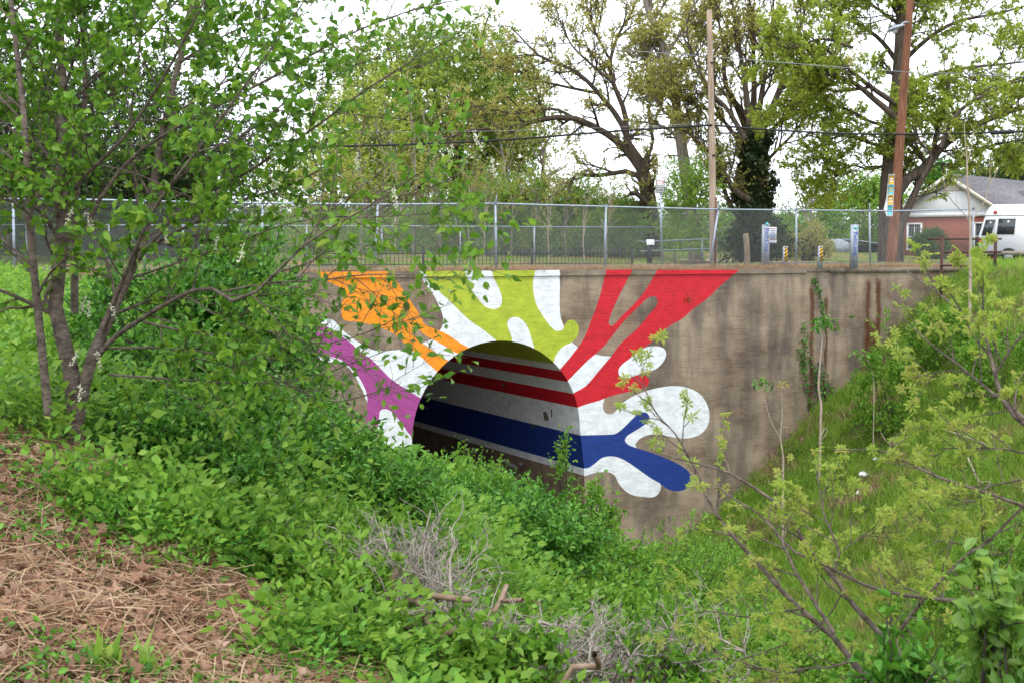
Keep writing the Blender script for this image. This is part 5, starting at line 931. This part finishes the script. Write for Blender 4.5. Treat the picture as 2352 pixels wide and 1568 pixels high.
# ------------------------------------------------------------------ near right: oak sapling and broad leaves
def k2(s_, off=(1600, 1100), sc_=2.45): return [((off[0]+float(a)/sc_)*.91875, (off[1]+float(b)/sc_)*.91875) for a, b in (t.split(',') for t in s_.split())]
def OL(s_, r0, r1, d0, d1, off=(1600, 1100), sc_=2.45):
    p = k2(s_, off, sc_); n = len(p); return limb([(a, b, lerp(d0, d1, i/(n-1))) for i, (a, b) in enumerate(p)], r0, r1, 16)
U = ((1700, 600), 2.6133)
oaks = [OL("1950,1700 1750,1487 1550,1260 1400,1110 1260,950 1190,830 1080,720 960,550 880,420 730,310 530,190 300,130 90,70", .019, .004, 5.2, 5.9),
 OL("1560,1640 1420,1487 1300,1350 1200,1220 1100,1130 950,1000 850,900 700,730 600,620 500,500 420,370 370,240 300,150", .020, .006, 5.4, 6.),
 OL("370,240 230,-20 130,-130 80,-200 20,-330 -60,-400", .007, .003, 6., 6.2), OL("1190,1180 1100,1040 1000,880 950,800 870,620 800,520 700,430 560,350 470,270", .011, .004, 5.3, 5.7),
 OL("2500,1150 2352,1110 2180,1020 2000,990 1650,950 1450,910 1280,840 1150,770 960,690 880,620 820,540", .013, .007, 5., 5.6), OL("1540,1250 1600,1150 1700,1020 1850,850 2000,700 2120,630 2250,500 2400,350", .009, .006, 5.2, 5.),
 OL("1190,830 1200,740 1220,690 1180,580 1120,430 1100,300 1080,200", .008, .003, 5.4, 5.6), OL("850,1420 700,1380 560,1340 380,1340 200,1370", .006, .003, 5.5, 5.9), OL("1300,1350 1150,1390 1050,1390 900,1430 780,1487", .007, .004, 5.4, 5.5),
 OL("1230,950 1150,1080 1000,1200 800,1280 600,1350", .005, .003, 5.4, 5.6), OL("1000,1030 850,1050 650,1080 420,1045 200,1070", .006, .003, 5.5, 6.), OL("1220,690 1330,610 1450,560 1500,520", .004, .002, 5.4, 5.4),
 OL("2700,1500 2247,1200 2120,1060 2060,880 2010,680 1980,610 1850,480 1700,360 1600,290 1480,200", .015, .004, 4.9, 5.6, *U), OL("2400,1300 2130,1060 2030,990 1900,880 1760,770 1640,680 1450,510", .010, .003, 5., 5.7, *U),
 OL("2010,680 1990,540 1970,330 1940,200", .005, .003, 5.4, 5.5, *U), OL("2060,880 2130,760 2247,600 2350,500", .006, .004, 5.2, 5.1, *U), OL("1900,880 1780,850 1640,870 1500,900", .004, .002, 5.4, 5.6, *U), OL("2300,1400 2080,1360 1850,1355 1700,1360", .006, .003, 5.1, 5.6, *U),
 OL("2400,1800 2150,1700 1850,1600 1650,1530 1420,1420 1300,1370 1000,1370", .009, .003, 4.9, 5.6, *U), OL("1700,1390 1580,1100 1650,1000 1600,900", .004, .002, 5.3, 5.5), OL("2352,590 2200,700 2000,640 1800,610", .004, .003, 5, 5.3), OL("2330,240 2180,270 1980,280 1760,200", .005, .003, 5., 5.4)]
b_ = P(1500+400, 1720, 5.3); b_[2] = ground(b_)
oaks = [(q, r_*.75) for q, r_ in oaks]
for q, r_ in oaks[:2]: q[0, 2] = min(q[0, 2], b_[2]+.05)
plant('oak_sapling', 'near oak sapling with thin grey branches and small yellow-green leaf rosettes at the right', 'tree', b_, oaks,
 [dict(per=7, s0=.12, s1=.98, ang=.8, L=.27, rr=.35, up=.18, wig=.14, n=6, fall=.35, rmin=.0014), dict(per=3, s0=.25, s1=.98, ang=.7, L=.10, rr=.6, up=.2, wig=.15, n=4, fall=.3, rmin=.001)],
 (L_STAR, [2, 2], .034, .8, -.2, [2, 1], .45), B_CH, G_OAKY, crown='leaves', single=300, k0=8, upb=1.2)
S('broadleaf_bush', 'broad-leaved pale green bush in the bottom right corner', 'bush', 2270, 1350, 4.3, .28, 220, leafmat('broad_leaf', [(.07, .17, .025), (.12, .26, .035), (.19, .34, .05), (.26, .40, .08)], .42, .4, .45), .062, 7, L_OVAL, .26, single=220, stems=10, base=float(P(2260, 1330, 4.3)[2])-.75, spread=.8)
S('broadleaf_bush', 'dark broad-leaved growth at the bottom edge left of the pale corner bush', 'bush', 2090, 1470, 4.8, .26, 180, HS, .055, 7, L_OVAL, .24, single=120, stems=8, base=float(P(2090, 1470, 4.8)[2])-.6)
# pale bare sapling by the fence end, saplings and vine by the wall
V_ = ((1600, 0), 2.24)
q = [OL("1850,1620 1850,1400 1848,1230 1835,1050 1830,880 1820,780 1815,690", .055, .012, 43, 43, *V_), OL("1845,1240 1800,1180 1750,1130 1720,1080 1700,1010 1690,990", .022, .007, 43, 43, *V_), OL("1850,1270 1880,1200 1930,1130 1950,1050 1960,960 1958,890", .022, .007, 43, 43, *V_), OL("1830,880 1790,840 1760,800 1735,750", .016, .006, 43, 43, *V_), OL("1832,920 1855,830 1865,770 1868,710", .016, .006, 43, 43, *V_), OL("1775,1150 1772,1100 1780,1040", .010, .005, 43, 43, *V_), OL("1950,1050 1985,990 2010,940", .010, .005, 43, 43, *V_)]
b_ = P(2225, 700, 43); b_[2] = ground(b_)
for a, r_ in q[:1]: a[0, 2] = min(a[0, 2], b_[2])
plant('bare_sapling', 'pale bare forked sapling in front of the white gable', 'tree', b_, q, [dict(per=3, s0=.5, s1=.98, ang=.6, L=.28, rr=.5, up=.3, wig=.1, n=4, fall=.4, rmin=.004)], (L_DIA, [3], .09, .8, 0, [1], .6), B_PALE, G_OLV, crown='buds')
def stick(label, pts, d, r0, r1, top, n=40, size=.10, lm_=None, name='wall_sapling', bk=None):
    a = limb([(x, y, d) for x, y in pts], r0, r1, 14); b = a[0][0].copy(); g = ground(b); a[0][0, 2] = min(b[2], g)
    p = P(top[0], top[1], d)+rng.normal(size=(n, 3))*np.array([top[2], top[2], top[3]]); ex = (p, nrm(rng.normal(size=(n, 3))+np.array([0, 0, -.1])), size*(.6+.6*rng.random(n)))
    t = thing(name, label, 'sapling', (b[0], b[1], g)); mesh('stem', *tubes(a[0][None], a[1][None], 6), bk or B_PALE, t, smooth=True); mesh('leaves', *leafmesh(*ex, L_LONG)[:2], lm_ or G_HS, t, v=leafv(n, L_LONG)); return t
stick('pale crooked sapling with a green leaf tuft against the rust-stained wall', [(1884, 975), (1886, 930), (1880, 890), (1884, 832), (1890, 758)], 41.6, .045, .02, (1893, 745, .25, .13), 70, .26)
stick('short sapling with a dark leaf tuft in front of the grey wall', [(1800, 1060), (1792, 1008), (1770, 965), (1752, 900)], 39.6, .02, .010, (1750, 882, .16, .09), 40, .2); stick('short sapling with a brownish tip in front of the grey wall', [(1802, 1060), (1793, 1008), (1796, 960), (1796, 900)], 39.6, .02, .009, (1797, 886, .08, .08), 22, .14, G_OLV)
stick('small sapling on the bank in front of the rust stain', [(2008, 905), (2005, 860), (1993, 825)], 41, .02, .01, (1990, 815, .22, .08), 50, .2)
vine = thing('wall_vine', 'creeping vine climbing the rust-stained joint of the wall', 'vine', onY(1862, 960, -.05))
VP_ = [[(1868, 640), (1880, 668), (1888, 700), (1894, 745)], [(1846, 745), (1850, 790), (1846, 840), (1852, 880), (1864, 935)], [(1835, 800), (1850, 850)], [(1880, 835), (1886, 870), (1892, 905), (1902, 950)], [(1900, 860), (1905, 900), (1910, 960)], [(1858, 820), (1872, 860), (1878, 920)]]
V, L3 = [], []
for pts in VP_:
    q = resample([onY(x, y, -.05) for x, y in pts], 20); V.append(tubes(q[None], np.full((1, 20), .008), 4)); i = rng.integers(0, 20, len(pts)*34); L3.append(q[i]+rng.normal(size=(len(i), 3))*np.array([.075, .03, .05]))
mesh('stem', *join(V), B_DARK, vine); p = np.vstack(L3); p[:, 1] = np.minimum(p[:, 1], -.03); mesh('leaves', *leafmesh(p, nrm(rng.normal(size=p.shape)+np.array([0, -.4, -.5])), .11*(.5+.7*rng.random(len(p))), L_DIA)[:2], HS, vine, v=leafv(len(p), L_DIA))
rv = thing('rust_weed', 'small dry orange weed clinging to the red paint', 'weed', onY(1581, 689, -.02)); p = onY(1581, 689, -.03)+rng.normal(size=(60, 3))*np.array([.07, .01, .07]); mesh('leaves', *leafmesh(p, rng.normal(size=p.shape), .06, L_LONG)[:2], leafmat('rusty_leaf', [(.30, .08, .02), (.42, .16, .03)], .2), rv, v=leafv(60, L_LONG))
# scraps of litter on the bank
TR = simple('white_plastic', (.62, .63, .64), .4, .4, var=.05)
for i, (x, y, s_, lab) in enumerate(((1983, 1106, .15, 'crumpled white plastic bag on the right bank'), (2010, 1070, .07, 'small white paper scrap above the plastic bag'), (1972, 1148, .08, 'flat pale scrap below the plastic bag'), (2030, 958, .08, 'pale scrap among the weeds below the rust stains'))):
    p = onT(x, y, 20); bm = bmesh.new(); bmesh.ops.create_icosphere(bm, subdivisions=2, radius=s_)
    for v_ in bm.verts: v_.co = Vector((v_.co.x*(.8+.5*random.random()), v_.co.y*(.6+.5*random.random()), v_.co.z*(.35+.5*random.random())))+Vector(p)+Vector((0, 0, .22))
    me = bpy.data.meshes.new('litter_scrap'); bm.to_mesh(me); bm.free(); me.materials.append(TR); o = bpy.data.objects.new('litter_scrap', me); COL.objects.link(o); tag(o, lab, 'litter')
for i, (pts, lab) in enumerate((([(2020, 1010), (2035, 1035), (2050, 1042), (2082, 1044)], 'bent pale dead stick lying on the right bank'), ([(2170, 1010), (2230, 1030), (2290, 1055)], 'long curved pale stick near the right edge of the bank'), ([(1880, 1040), (1893, 1005), (1900, 1012), (1888, 1030)], 'short bright split stick at the foot of the pale crooked sapling'), ([(2222, 1075), (2250, 1130), (2275, 1128), (2262, 1150)], 'forked pale stick behind the oak sapling'))):
    q = resample([np.array(onT(x, y, 20))+[0, 0, .3] for x, y in pts], 14); o = MB().tube(q, np.linspace(.028, .014, 14), 5).build('dead_stick', B_PALE, smooth=True); tag(o, lab, 'stick')
# ------------------------------------------------------------------ trees behind the fence
def K(per, s0, s1, ang, L_, rr=.5, up=.1, wig=.14, n=5, fall=.4, rmin=.008): return dict(per=per, s0=s0, s1=s1, ang=ang, L=L_, rr=rr, up=up, wig=wig, n=n, fall=fall, rmin=rmin)
def TL(pts, r0, r1, d, n=14): return limb([(p[0], p[1], p[2] if len(p) > 2 else d) for p in pts], r0*(1 if r0 > .35 else .78), r1*.7, n)
def bgtree(name, label, d, limbs, levels, leaf, bark, lm_, **k):
    b = limbs[0][0][0].copy(); b[2] = ground(b); limbs[0][0][0, 2] = b[2]-.2; return plant(name, label, 'tree', b, limbs, levels, leaf, bark, lm_, **k)
# spreading bud-covered oak left of centre
D1 = 74
bgtree('oak_tree', 'gnarled wide oak with brown-green buds left of the pale pole', D1, [TL([(1502, 600), (1497, 520), (1488, 440), (1474, 385), (1450, 345), (1440, 330)], .55, .36, D1),
 TL([(1478, 400), (1430, 335), (1380, 300), (1320, 272), (1260, 272), (1180, 292), (1080, 300), (1000, 330)], .30, .06, D1), TL([(1450, 345), (1425, 280), (1375, 215), (1330, 170), (1290, 150), (1240, 130), (1200, 90), (1170, 60)], .24, .05, D1), TL([(1440, 330), (1435, 260), (1408, 190), (1402, 140), (1420, 80), (1450, 30), (1470, -20)], .22, .06, D1),
 TL([(1482, 425), (1450, 395), (1400, 400), (1360, 405), (1325, 400), (1290, 440), (1230, 465), (1150, 480)], .20, .05, D1), TL([(1375, 215), (1300, 200), (1240, 185), (1180, 160), (1120, 150)], .12, .04, D1+1), TL([(1408, 190), (1360, 150), (1310, 100), (1290, 40)], .12, .04, D1-1), TL([(1320, 272), (1270, 250), (1200, 262), (1120, 250), (1050, 240)], .12, .04, D1),
 TL([(1402, 140), (1370, 80), (1350, 20), (1340, -30)], .10, .04, D1+1), TL([(1470, 380), (1500, 330), (1490, 260), (1500, 180), (1480, 100)], .15, .04, D1+1), TL([(1420, 80), (1470, 70), (1520, 20), (1540, -20)], .09, .03, D1)],
 [K(10, .2, 1., .75, 2.3, .42, .12, .18, 6, .4, .018), K(7, .15, 1., .75, 1.1, .5, .08, .18, 5, .4, .009), K(4, .3, 1., .6, .5, .6, .05, .15, 3, .3, .006)], (L_DIA, [7, 3], .15, .9, .1, [3, 2]), B_OAK, G_OLV)
bgtree('oak_tree', 'leaning grey trunk with a broken stub behind the STOP sign', 70, [TL([(1600, 600), (1592, 520), (1580, 440), (1572, 380), (1560, 300), (1553, 240), (1548, 190), (1530, 130), (1512, 80), (1490, 30), (1478, -20)], .40, .20, 70), TL([(1545, 185), (1520, 150), (1500, 135), (1492, 112)], .14, .10, 70), TL([(1556, 260), (1530, 262), (1515, 245), (1500, 220)], .12, .05, 70), TL([(1530, 130), (1560, 80), (1590, 20), (1600, -20)], .12, .05, 70), TL([(1548, 190), (1580, 150), (1610, 110), (1640, 50)], .10, .04, 71)],
 [K(11, .3, 1., .8, 2.2, .4, .12, .18, 6, .4, .018), K(8, .15, 1., .75, 1., .5, .08, .18, 5, .4, .009), K(4, .3, 1., .6, .45, .6, .05, .15, 3, .3, .006)], (L_DIA, [10, 4], .14, .9, .1, [3, 2]), B_GREY, G_OLV)
# ivy-clad tree
D4 = 68; iv = [TL([(1735, 610), (1735, 520), (1735, 430), (1733, 340), (1730, 270)], .78, .55, D4)]
for pts, r in (([(1715, 300), (1690, 240), (1665, 190), (1660, 100), (1640, 0)], .22), ([(1722, 290), (1712, 200), (1700, 120), (1685, 40), (1680, -20)], .24), ([(1730, 280), (1732, 180), (1728, 80), (1720, -20)], .24), ([(1738, 290), (1752, 200), (1765, 120), (1775, 30), (1780, -20)], .22), ([(1745, 310), (1780, 230), (1810, 150), (1840, 60), (1860, -20)], .22), ([(1750, 330), (1800, 270), (1850, 230), (1890, 190), (1930, 150)], .18), ([(1712, 320), (1670, 250), (1640, 220), (1600, 150), (1570, 60)], .18), ([(1712, 360), (1680, 300), (1640, 260), (1590, 240), (1540, 210)], .16), ([(1722, 460), (1690, 440), (1665, 400), (1645, 360), (1610, 330), (1570, 300)], .24), ([(1640, 360), (1600, 330), (1560, 250), (1540, 200)], .12), ([(1752, 380), (1790, 340), (1820, 310), (1850, 270), (1880, 250)], .13), ([(1700, 500), (1675, 470), (1664, 430), (1650, 400)], .2)): iv.append(TL(pts, r, .04, D4+rng.normal()*1.2))
n = 9000; z = rng.random(n)**.9; xx = 1733+rng.normal(size=n)*1.; pz = np.array([P(1735, 600, D4), P(1731, 300, D4)]); cen = lerp(pz[0][None], pz[1][None], z[:, None]); an = rng.random(n)*6.283; rr_ = (1.0+.28*np.sin(z*16+an*2)+.2*np.sin(z*37+an*3))*(1-.35*z)*(.75+.35*rng.random(n))
ivp = cen+np.stack([np.cos(an)*rr_, np.sin(an)*rr_, np.zeros(n)], 1)
tiv = bgtree('ivy_tree', 'tree with a thick ivy-wrapped trunk and fan of bare limbs right of the pale pole', D4, iv, [K(10, .15, 1., .55, 2.4, .42, .22, .14, 6, .4, .018), K(7, .15, 1., .6, 1.1, .5, .15, .16, 5, .4, .009), K(4, .3, 1., .6, .5, .6, .05, .15, 3, .3, .006)], (L_DIA, [8, 4], .14, .9, .2, [3, 2]), B_OAK, G_OLV)
mesh('ivy', *leafmesh(ivp, nrm(rng.normal(size=ivp.shape)+np.array([0, 0, -.3])), .24*(.6+.6*rng.random(n)), L_DIA)[:2], G_IVY, tiv, v=leafv(n, L_DIA))
# big yellow-green oak on the right
D5 = 62; big = [TL([(2046, 602), (2047, 520), (2046, 440), (2052, 350), (2058, 270), (2066, 180), (2070, 80), (2072, -20)], .62, .30, D5), TL([(2050, 470), (2075, 420), (2105, 400), (2130, 380), (2160, 340), (2200, 310), (2260, 280), (2340, 250), (2420, 240)], .34, .10, D5-1),
 TL([(2056, 560), (2085, 480), (2118, 410), (2140, 370), (2150, 310), (2170, 240), (2180, 160)], .26, .08, D5-1)]
for pts, r in (([(2058, 270), (2010, 230), (1960, 190), (1900, 170), (1840, 150), (1780, 140)], .2), ([(2060, 240), (2000, 200), (1940, 150), (1880, 100), (1830, 60)], .17), ([(2052, 340), (2000, 330), (1950, 310), (1900, 320), (1850, 310)], .13), ([(2060, 220), (2120, 180), (2200, 160), (2280, 150), (2380, 140)], .17), ([(2066, 150), (2020, 90), (1960, 50), (1900, 20), (1850, -10)], .16), ([(2066, 150), (2130, 90), (2200, 50), (2300, 30), (2400, 0)], .16), ([(2160, 340), (2200, 260), (2260, 220), (2330, 190), (2400, 180)], .14), ([(2130, 380), (2090, 330), (2060, 300), (2000, 280), (1940, 250), (1880, 240), (1800, 230)], .13),
 ([(2200, 310), (2240, 340), (2300, 330), (2360, 320)], .12), ([(2070, 60), (2000, 10), (1950, -20)], .12), ([(2052, 370), (2000, 390), (1960, 380), (1930, 400), (1900, 420)], .09), ([(2118, 410), (2140, 360), (2110, 320), (2100, 260)], .1), ([(2066, 120), (2120, 40), (2160, -20)], .12), ([(2000, 200), (1930, 210), (1860, 200), (1780, 215)], .1), ([(1960, 110), (1890, 90), (1820, 110), (1780, 100)], .09)): big.append(TL(pts, r, .04, D5+rng.normal()*2))
bgtree('oak_tree', 'big spreading oak with layered yellow-green leaves behind the leaning pole', D5, big, [K(11, .2, 1., .85, 2.3, .30, .03, .14, 6, .35, .012), K(8, .15, 1., .75, 1.05, .5, .03, .14, 5, .4, .007), K(4, .3, 1., .7, .45, .6, .05, .15, 3, .3, .006)], (L_DIA, [14, 5], .15, .8, .0, [3, 2]), B_OAK, G_YG, upb=1.1)
# round dense tree in the centre-left, envelope crown
def crowntree(name, label, px, yb, yt, d, r, n, per, size, lm_, bark, trunks=((0, .4),), squash=1., r0=.35, lump=.16, zc=.55, tl=1.1, group=None, cat='tree', zlow=.12):
    b = P(px, yb, d); b[2] = ground(b); tp = P(px, yt, d); h = tp[2]-b[2]; t = thing(name, label, cat, b, group); c = b+np.array([0, 0, h*zc]); Q, R = ball(c, r, r*squash, h*(1-zc)*1.0, n, tl, lump, r0, b[2]+h*zlow, up=.25, rw=.014); Ls = []
    for dx, rr2 in trunks: q = b+RV*dx; e = c+RV*(dx*2.2)+np.array([0, 0, h*.2]); Ls.append((resample([q-[0, 0, .2], lerp(q, e, .35)+rng.normal(size=3)*.2, lerp(q, e, .7)+rng.normal(size=3)*.3, e], 14), np.linspace(rr2, rr2*.35, 14)))
    TQ, TR_ = stack(Ls); A = kids(TQ, TR_, 10, .3, 1., .8, r*.75, .5, .15, .12, 6, .2, .03)
    mesh('trunk', *join([tubes(TQ, TR_, 9)]), bark, t, smooth=True); mesh('branches', *join([tubes(*A, 5), tubes(Q[::4], R[::4], 3)]), bark, t, smooth=True)['kind'] = 'stuff'
    p, ax, sz, _ = twigleaves(Q, int(per*1.5), size*.85, .8, 0., .1, .1); mesh('crown', *leafmesh(p, ax, sz, L_DIA)[:2], lm_, t, v=leafv(len(p), L_DIA)); return t
crowntree('evergreen_oak', 'tall rounded dense dark green tree centre-left behind the saplings', 1010, 590, 55, 88, 7.3, 6000, 9, .28, G_DENS, B_OAK, ((-1., .4), (.8, .45)), lump=.1)
crowntree('maple_tree', 'olive-green spring tree in front of the dense dark one at its right side', 1200, 590, 250, 82, 3.0, 700, 8, .16, G_OLV, B_GREY, ((-.6, .2), (.6, .22)), lump=.3)
crowntree('maple_tree', 'olive-green spring tree in front of the dense dark one at its left side', 860, 590, 160, 80, 4.0, 1300, 8, .20, G_YG, B_GREY, ((-.5, .18), (.5, .2)), lump=.35)
crowntree('maple_tree', 'light green tree seen past the cherry branches above the left fence', 760, 590, 330, 84, 4.0, 1600, 8, .2, G_YG, B_GREY, lump=.3)
crowntree('cedar_tree', 'dark green tree at the far left edge above the fence', -20, 590, 120, 55, 4.6, 3000, 9, .2, G_DARK, B_DARK, ((0, .3),), lump=.25)
crowntree('cedar_tree', 'dark green tree behind the cherry trunk above the fence', 240, 590, 90, 60, 4.2, 2600, 9, .2, G_DARK, B_DARK, ((0, .3),), lump=.3)
crowntree('cedar_tree', 'dark green tree behind the cherry stems right of its trunk', 430, 590, 230, 64, 3.8, 2000, 9, .2, G_DARK, B_DARK, ((0, .25),), lump=.3)
for px, yt, r, d, lab in ((1060, 425, 2.6, 74, 'bright green young tree above the fence left of centre'), (1190, 440, 2.2, 75, 'bright green young tree above the fence at centre'), (1330, 425, 2.3, 76, 'bright green young tree under the gnarled oak limb'), (1420, 470, 1.6, 74, 'low bright green sapling left of the STOP sign')):
    crowntree('young_tree', lab, px, 600, yt, d, r*1.15, 1400, 9, .17, G_BR, B_GREY, ((0, .08),), lump=.35, tl=.8)
crowntree('young_tree', 'bright green feathery young tree behind the STOP sign pole', 1583, 604, 375, 66, 1.35, 900, 8, .15, G_BR, B_GREY, ((0, .10),), lump=.3, tl=.7, r0=.2)
crowntree('ivy_bush', 'dark ivy heap at the foot of the ivy-wrapped tree', 1738, 606, 500, 67, 1.3, 900, 8, .2, G_IVY, B_DARK, lump=.3, zc=.3, tl=.5, cat='bush')
crowntree('hedge_bush', 'green bush left of the pink-brown bush behind the bollards', 1800, 600, 515, 80, 1.7, 900, 8, .17, G_LT, B_DARK, lump=.3, zc=.3, tl=.5, cat='bush')
crowntree('flowering_bush', 'brownish budding bush under the bare tree behind the bollards', 1858, 603, 515, 72, 1.25, 900, 8, .12, G_OLV, B_DARK, lump=.2, zc=.35, tl=.4, cat='bush')
crowntree('poplar_tree', 'pale green distant tree between the bare tree and the leaning pole', 1980, 590, 405, 125, 4.2, 1700, 8, .30, G_BR, B_GREY, lump=.35)
crowntree('poplar_tree', 'pale green distant low tree behind the bare tree', 1870, 590, 480, 120, 3.2, 1100, 8, .28, G_LT, B_GREY, lump=.35)
crowntree('pine_tree', 'dark distant tree above the house roof', 2280, 590, 355, 118, 4.0, 1500, 8, .3, G_DARK, B_DARK, lump=.4)
crowntree('pine_tree', 'dark distant tree at the right edge above the roof', 2370, 590, 320, 112, 3.6, 1500, 8, .3, G_DARK, B_DARK, lump=.4)
crowntree('ivy_bush', 'round green treetop behind the left slope of the gable', 2160, 590, 372, 97, 1.4, 900, 8, .2, G_HS, B_DARK, lump=.2, zc=.75, tl=.5, zlow=.4)
crowntree('clipped_bush', 'dome-shaped clipped green bush in front of the brick wall', 2137, 585, 528, 77, 1.0, 1800, 8, .085, G_BUSH, B_DARK, lump=.04, zc=.35, tl=.25, cat='bush', zlow=-.2, r0=.6)
bt = [TL([(1862, 606), (1860, 560), (1862, 500), (1866, 440), (1868, 390)], .16, .04, 92)]
for pts in ([(1862, 540), (1845, 480), (1830, 430), (1818, 390)], [(1863, 530), (1885, 470), (1905, 420), (1915, 385)], [(1864, 500), (1850, 430), (1845, 370)], [(1866, 470), (1885, 420), (1890, 360)], [(1860, 560), (1830, 510), (1805, 480), (1790, 460)]): bt.append(TL(pts, .08, .02, 92))
bgtree('bare_tree', 'small leafless tree standing between ivy-wrapped tree and leaning pole', 92, bt, [K(8, .15, 1., .5, 1.6, .5, .25, .1, 5, .4, .014), K(5, .15, 1., .5, .7, .5, .2, .12, 4, .4, .009)], (L_DIA, [1], .10, .9, 0, [2]), B_GREY, G_OLV)
# slender saplings behind the rear fence
sap = [(640, 300, 70, .05), (700, 380, 72, .05), (872, 280, 71, .08), (905, 330, 70, .06), (948, 190, 72, .10), (985, 250, 73, .05), (1012, 350, 69, .05), (1078, 380, 71, .05), (1094, 330, 72, .05), (1112, 400, 70, .04), (1132, 420, 71, .04), (1172, 300, 73, .06), (1228, 400, 71, .05), (1262, 380, 70, .04), (1300, 430, 72, .05), (1342, 420, 70, .05), (830, 350, 70, .05), (1212, 430, 74, .05), (560, 380, 70, .05), (1396, 430, 71, .05)]
order = sorted(range(len(sap)), key=lambda i: sap[i][0]); words_ = 'leftmost,second,third,fourth,fifth,sixth,seventh,eighth,ninth,tenth,eleventh,twelfth,thirteenth,fourteenth,fifteenth,sixteenth,seventeenth,eighteenth,nineteenth,rightmost'.split(',')
sapl = {i: ('slender grey sapling behind the rear fence, '+(w_+' of the row' if w_.endswith('most') else w_+' from the left of the row')) for i, w_ in zip(order, words_)}
for i, (px, yt, d, r) in enumerate(sap):
    dx = [random.uniform(-14, 14) for _ in range(4)]; L1_ = TL([(px, 606), (px+dx[0]*.3, 540), (px+dx[1]*.6, 470), (px+dx[2], lerp(470, yt, .5)), (px+dx[3]*1.5, yt)], r, r*.35, d); L2_ = TL([(px+dx[0]*.3, 520), (px+dx[0]+10, 470), (px+dx[1]+22*(1 if i % 2 else -1), 420)], r*.6, r*.25, d)
    bgtree('slender_sapling', sapl[i], d, [L1_, L2_], [K(9, .3, 1., .6, 1.3, .5, .25, .14, 5, .4, .010), K(4, .2, 1., .6, .5, .5, .1, .14, 4, .4, .006)], (L_DIA, [5], .14, .9, .1, [2]), B_PALE if i % 2 else B_GREY, [G_BR, G_OLV, G_YG][i % 3], group='saplings behind the rear fence')
# far woods read as one mass
def woods(name, label, n, xr, yr, dr, src, smin, smax):
    x = xr[0]+(xr[1]-xr[0])*rng.random(n); y = yr[0]+(yr[1]-yr[0])*rng.random(n)**.8; d = dr[0]+(dr[1]-dr[0])*rng.random(n); p = CAM+(FV+RV*((x-CX)/F)[:, None]+UV*((CY-y)/F)[:, None])*d[:, None]; p[:, 2] = np.maximum(p[:, 2], .2); return scatter(name, label, p, src, smin, smax, 1.)
CB_ = [clump(90, .9, .20, m_) for m_ in (G_LT, G_DARK, G_DARK)]; CC_ = [clump(90, .9, .22, m_) for m_ in (G_YG, G_LT, G_BR)]; CD_ = [clump(90, 1., .24, G_DARK) for _ in range(2)]
woods('woodland', 'dense green undergrowth of the woods behind the rear fence', 1900, (-250, 1700), (475, 600), (86, 100), CB_, .7, 1.2)
woods('undergrowth', 'pale green brush between the saplings behind the rear fence', 1000, (440, 1480), (500, 602), (72, 82), CC_, .45, .9)
woods('left_woodland', 'dark shaded woods behind the left part of the fence', 1300, (-250, 480), (380, 600), (62, 80), CD_, .6, 1.1)
woods('distant_woods', 'distant line of trees closing the view behind the house', 900, (1500, 2700), (540, 590), (130, 170), CB_, 1.2, 2.2)
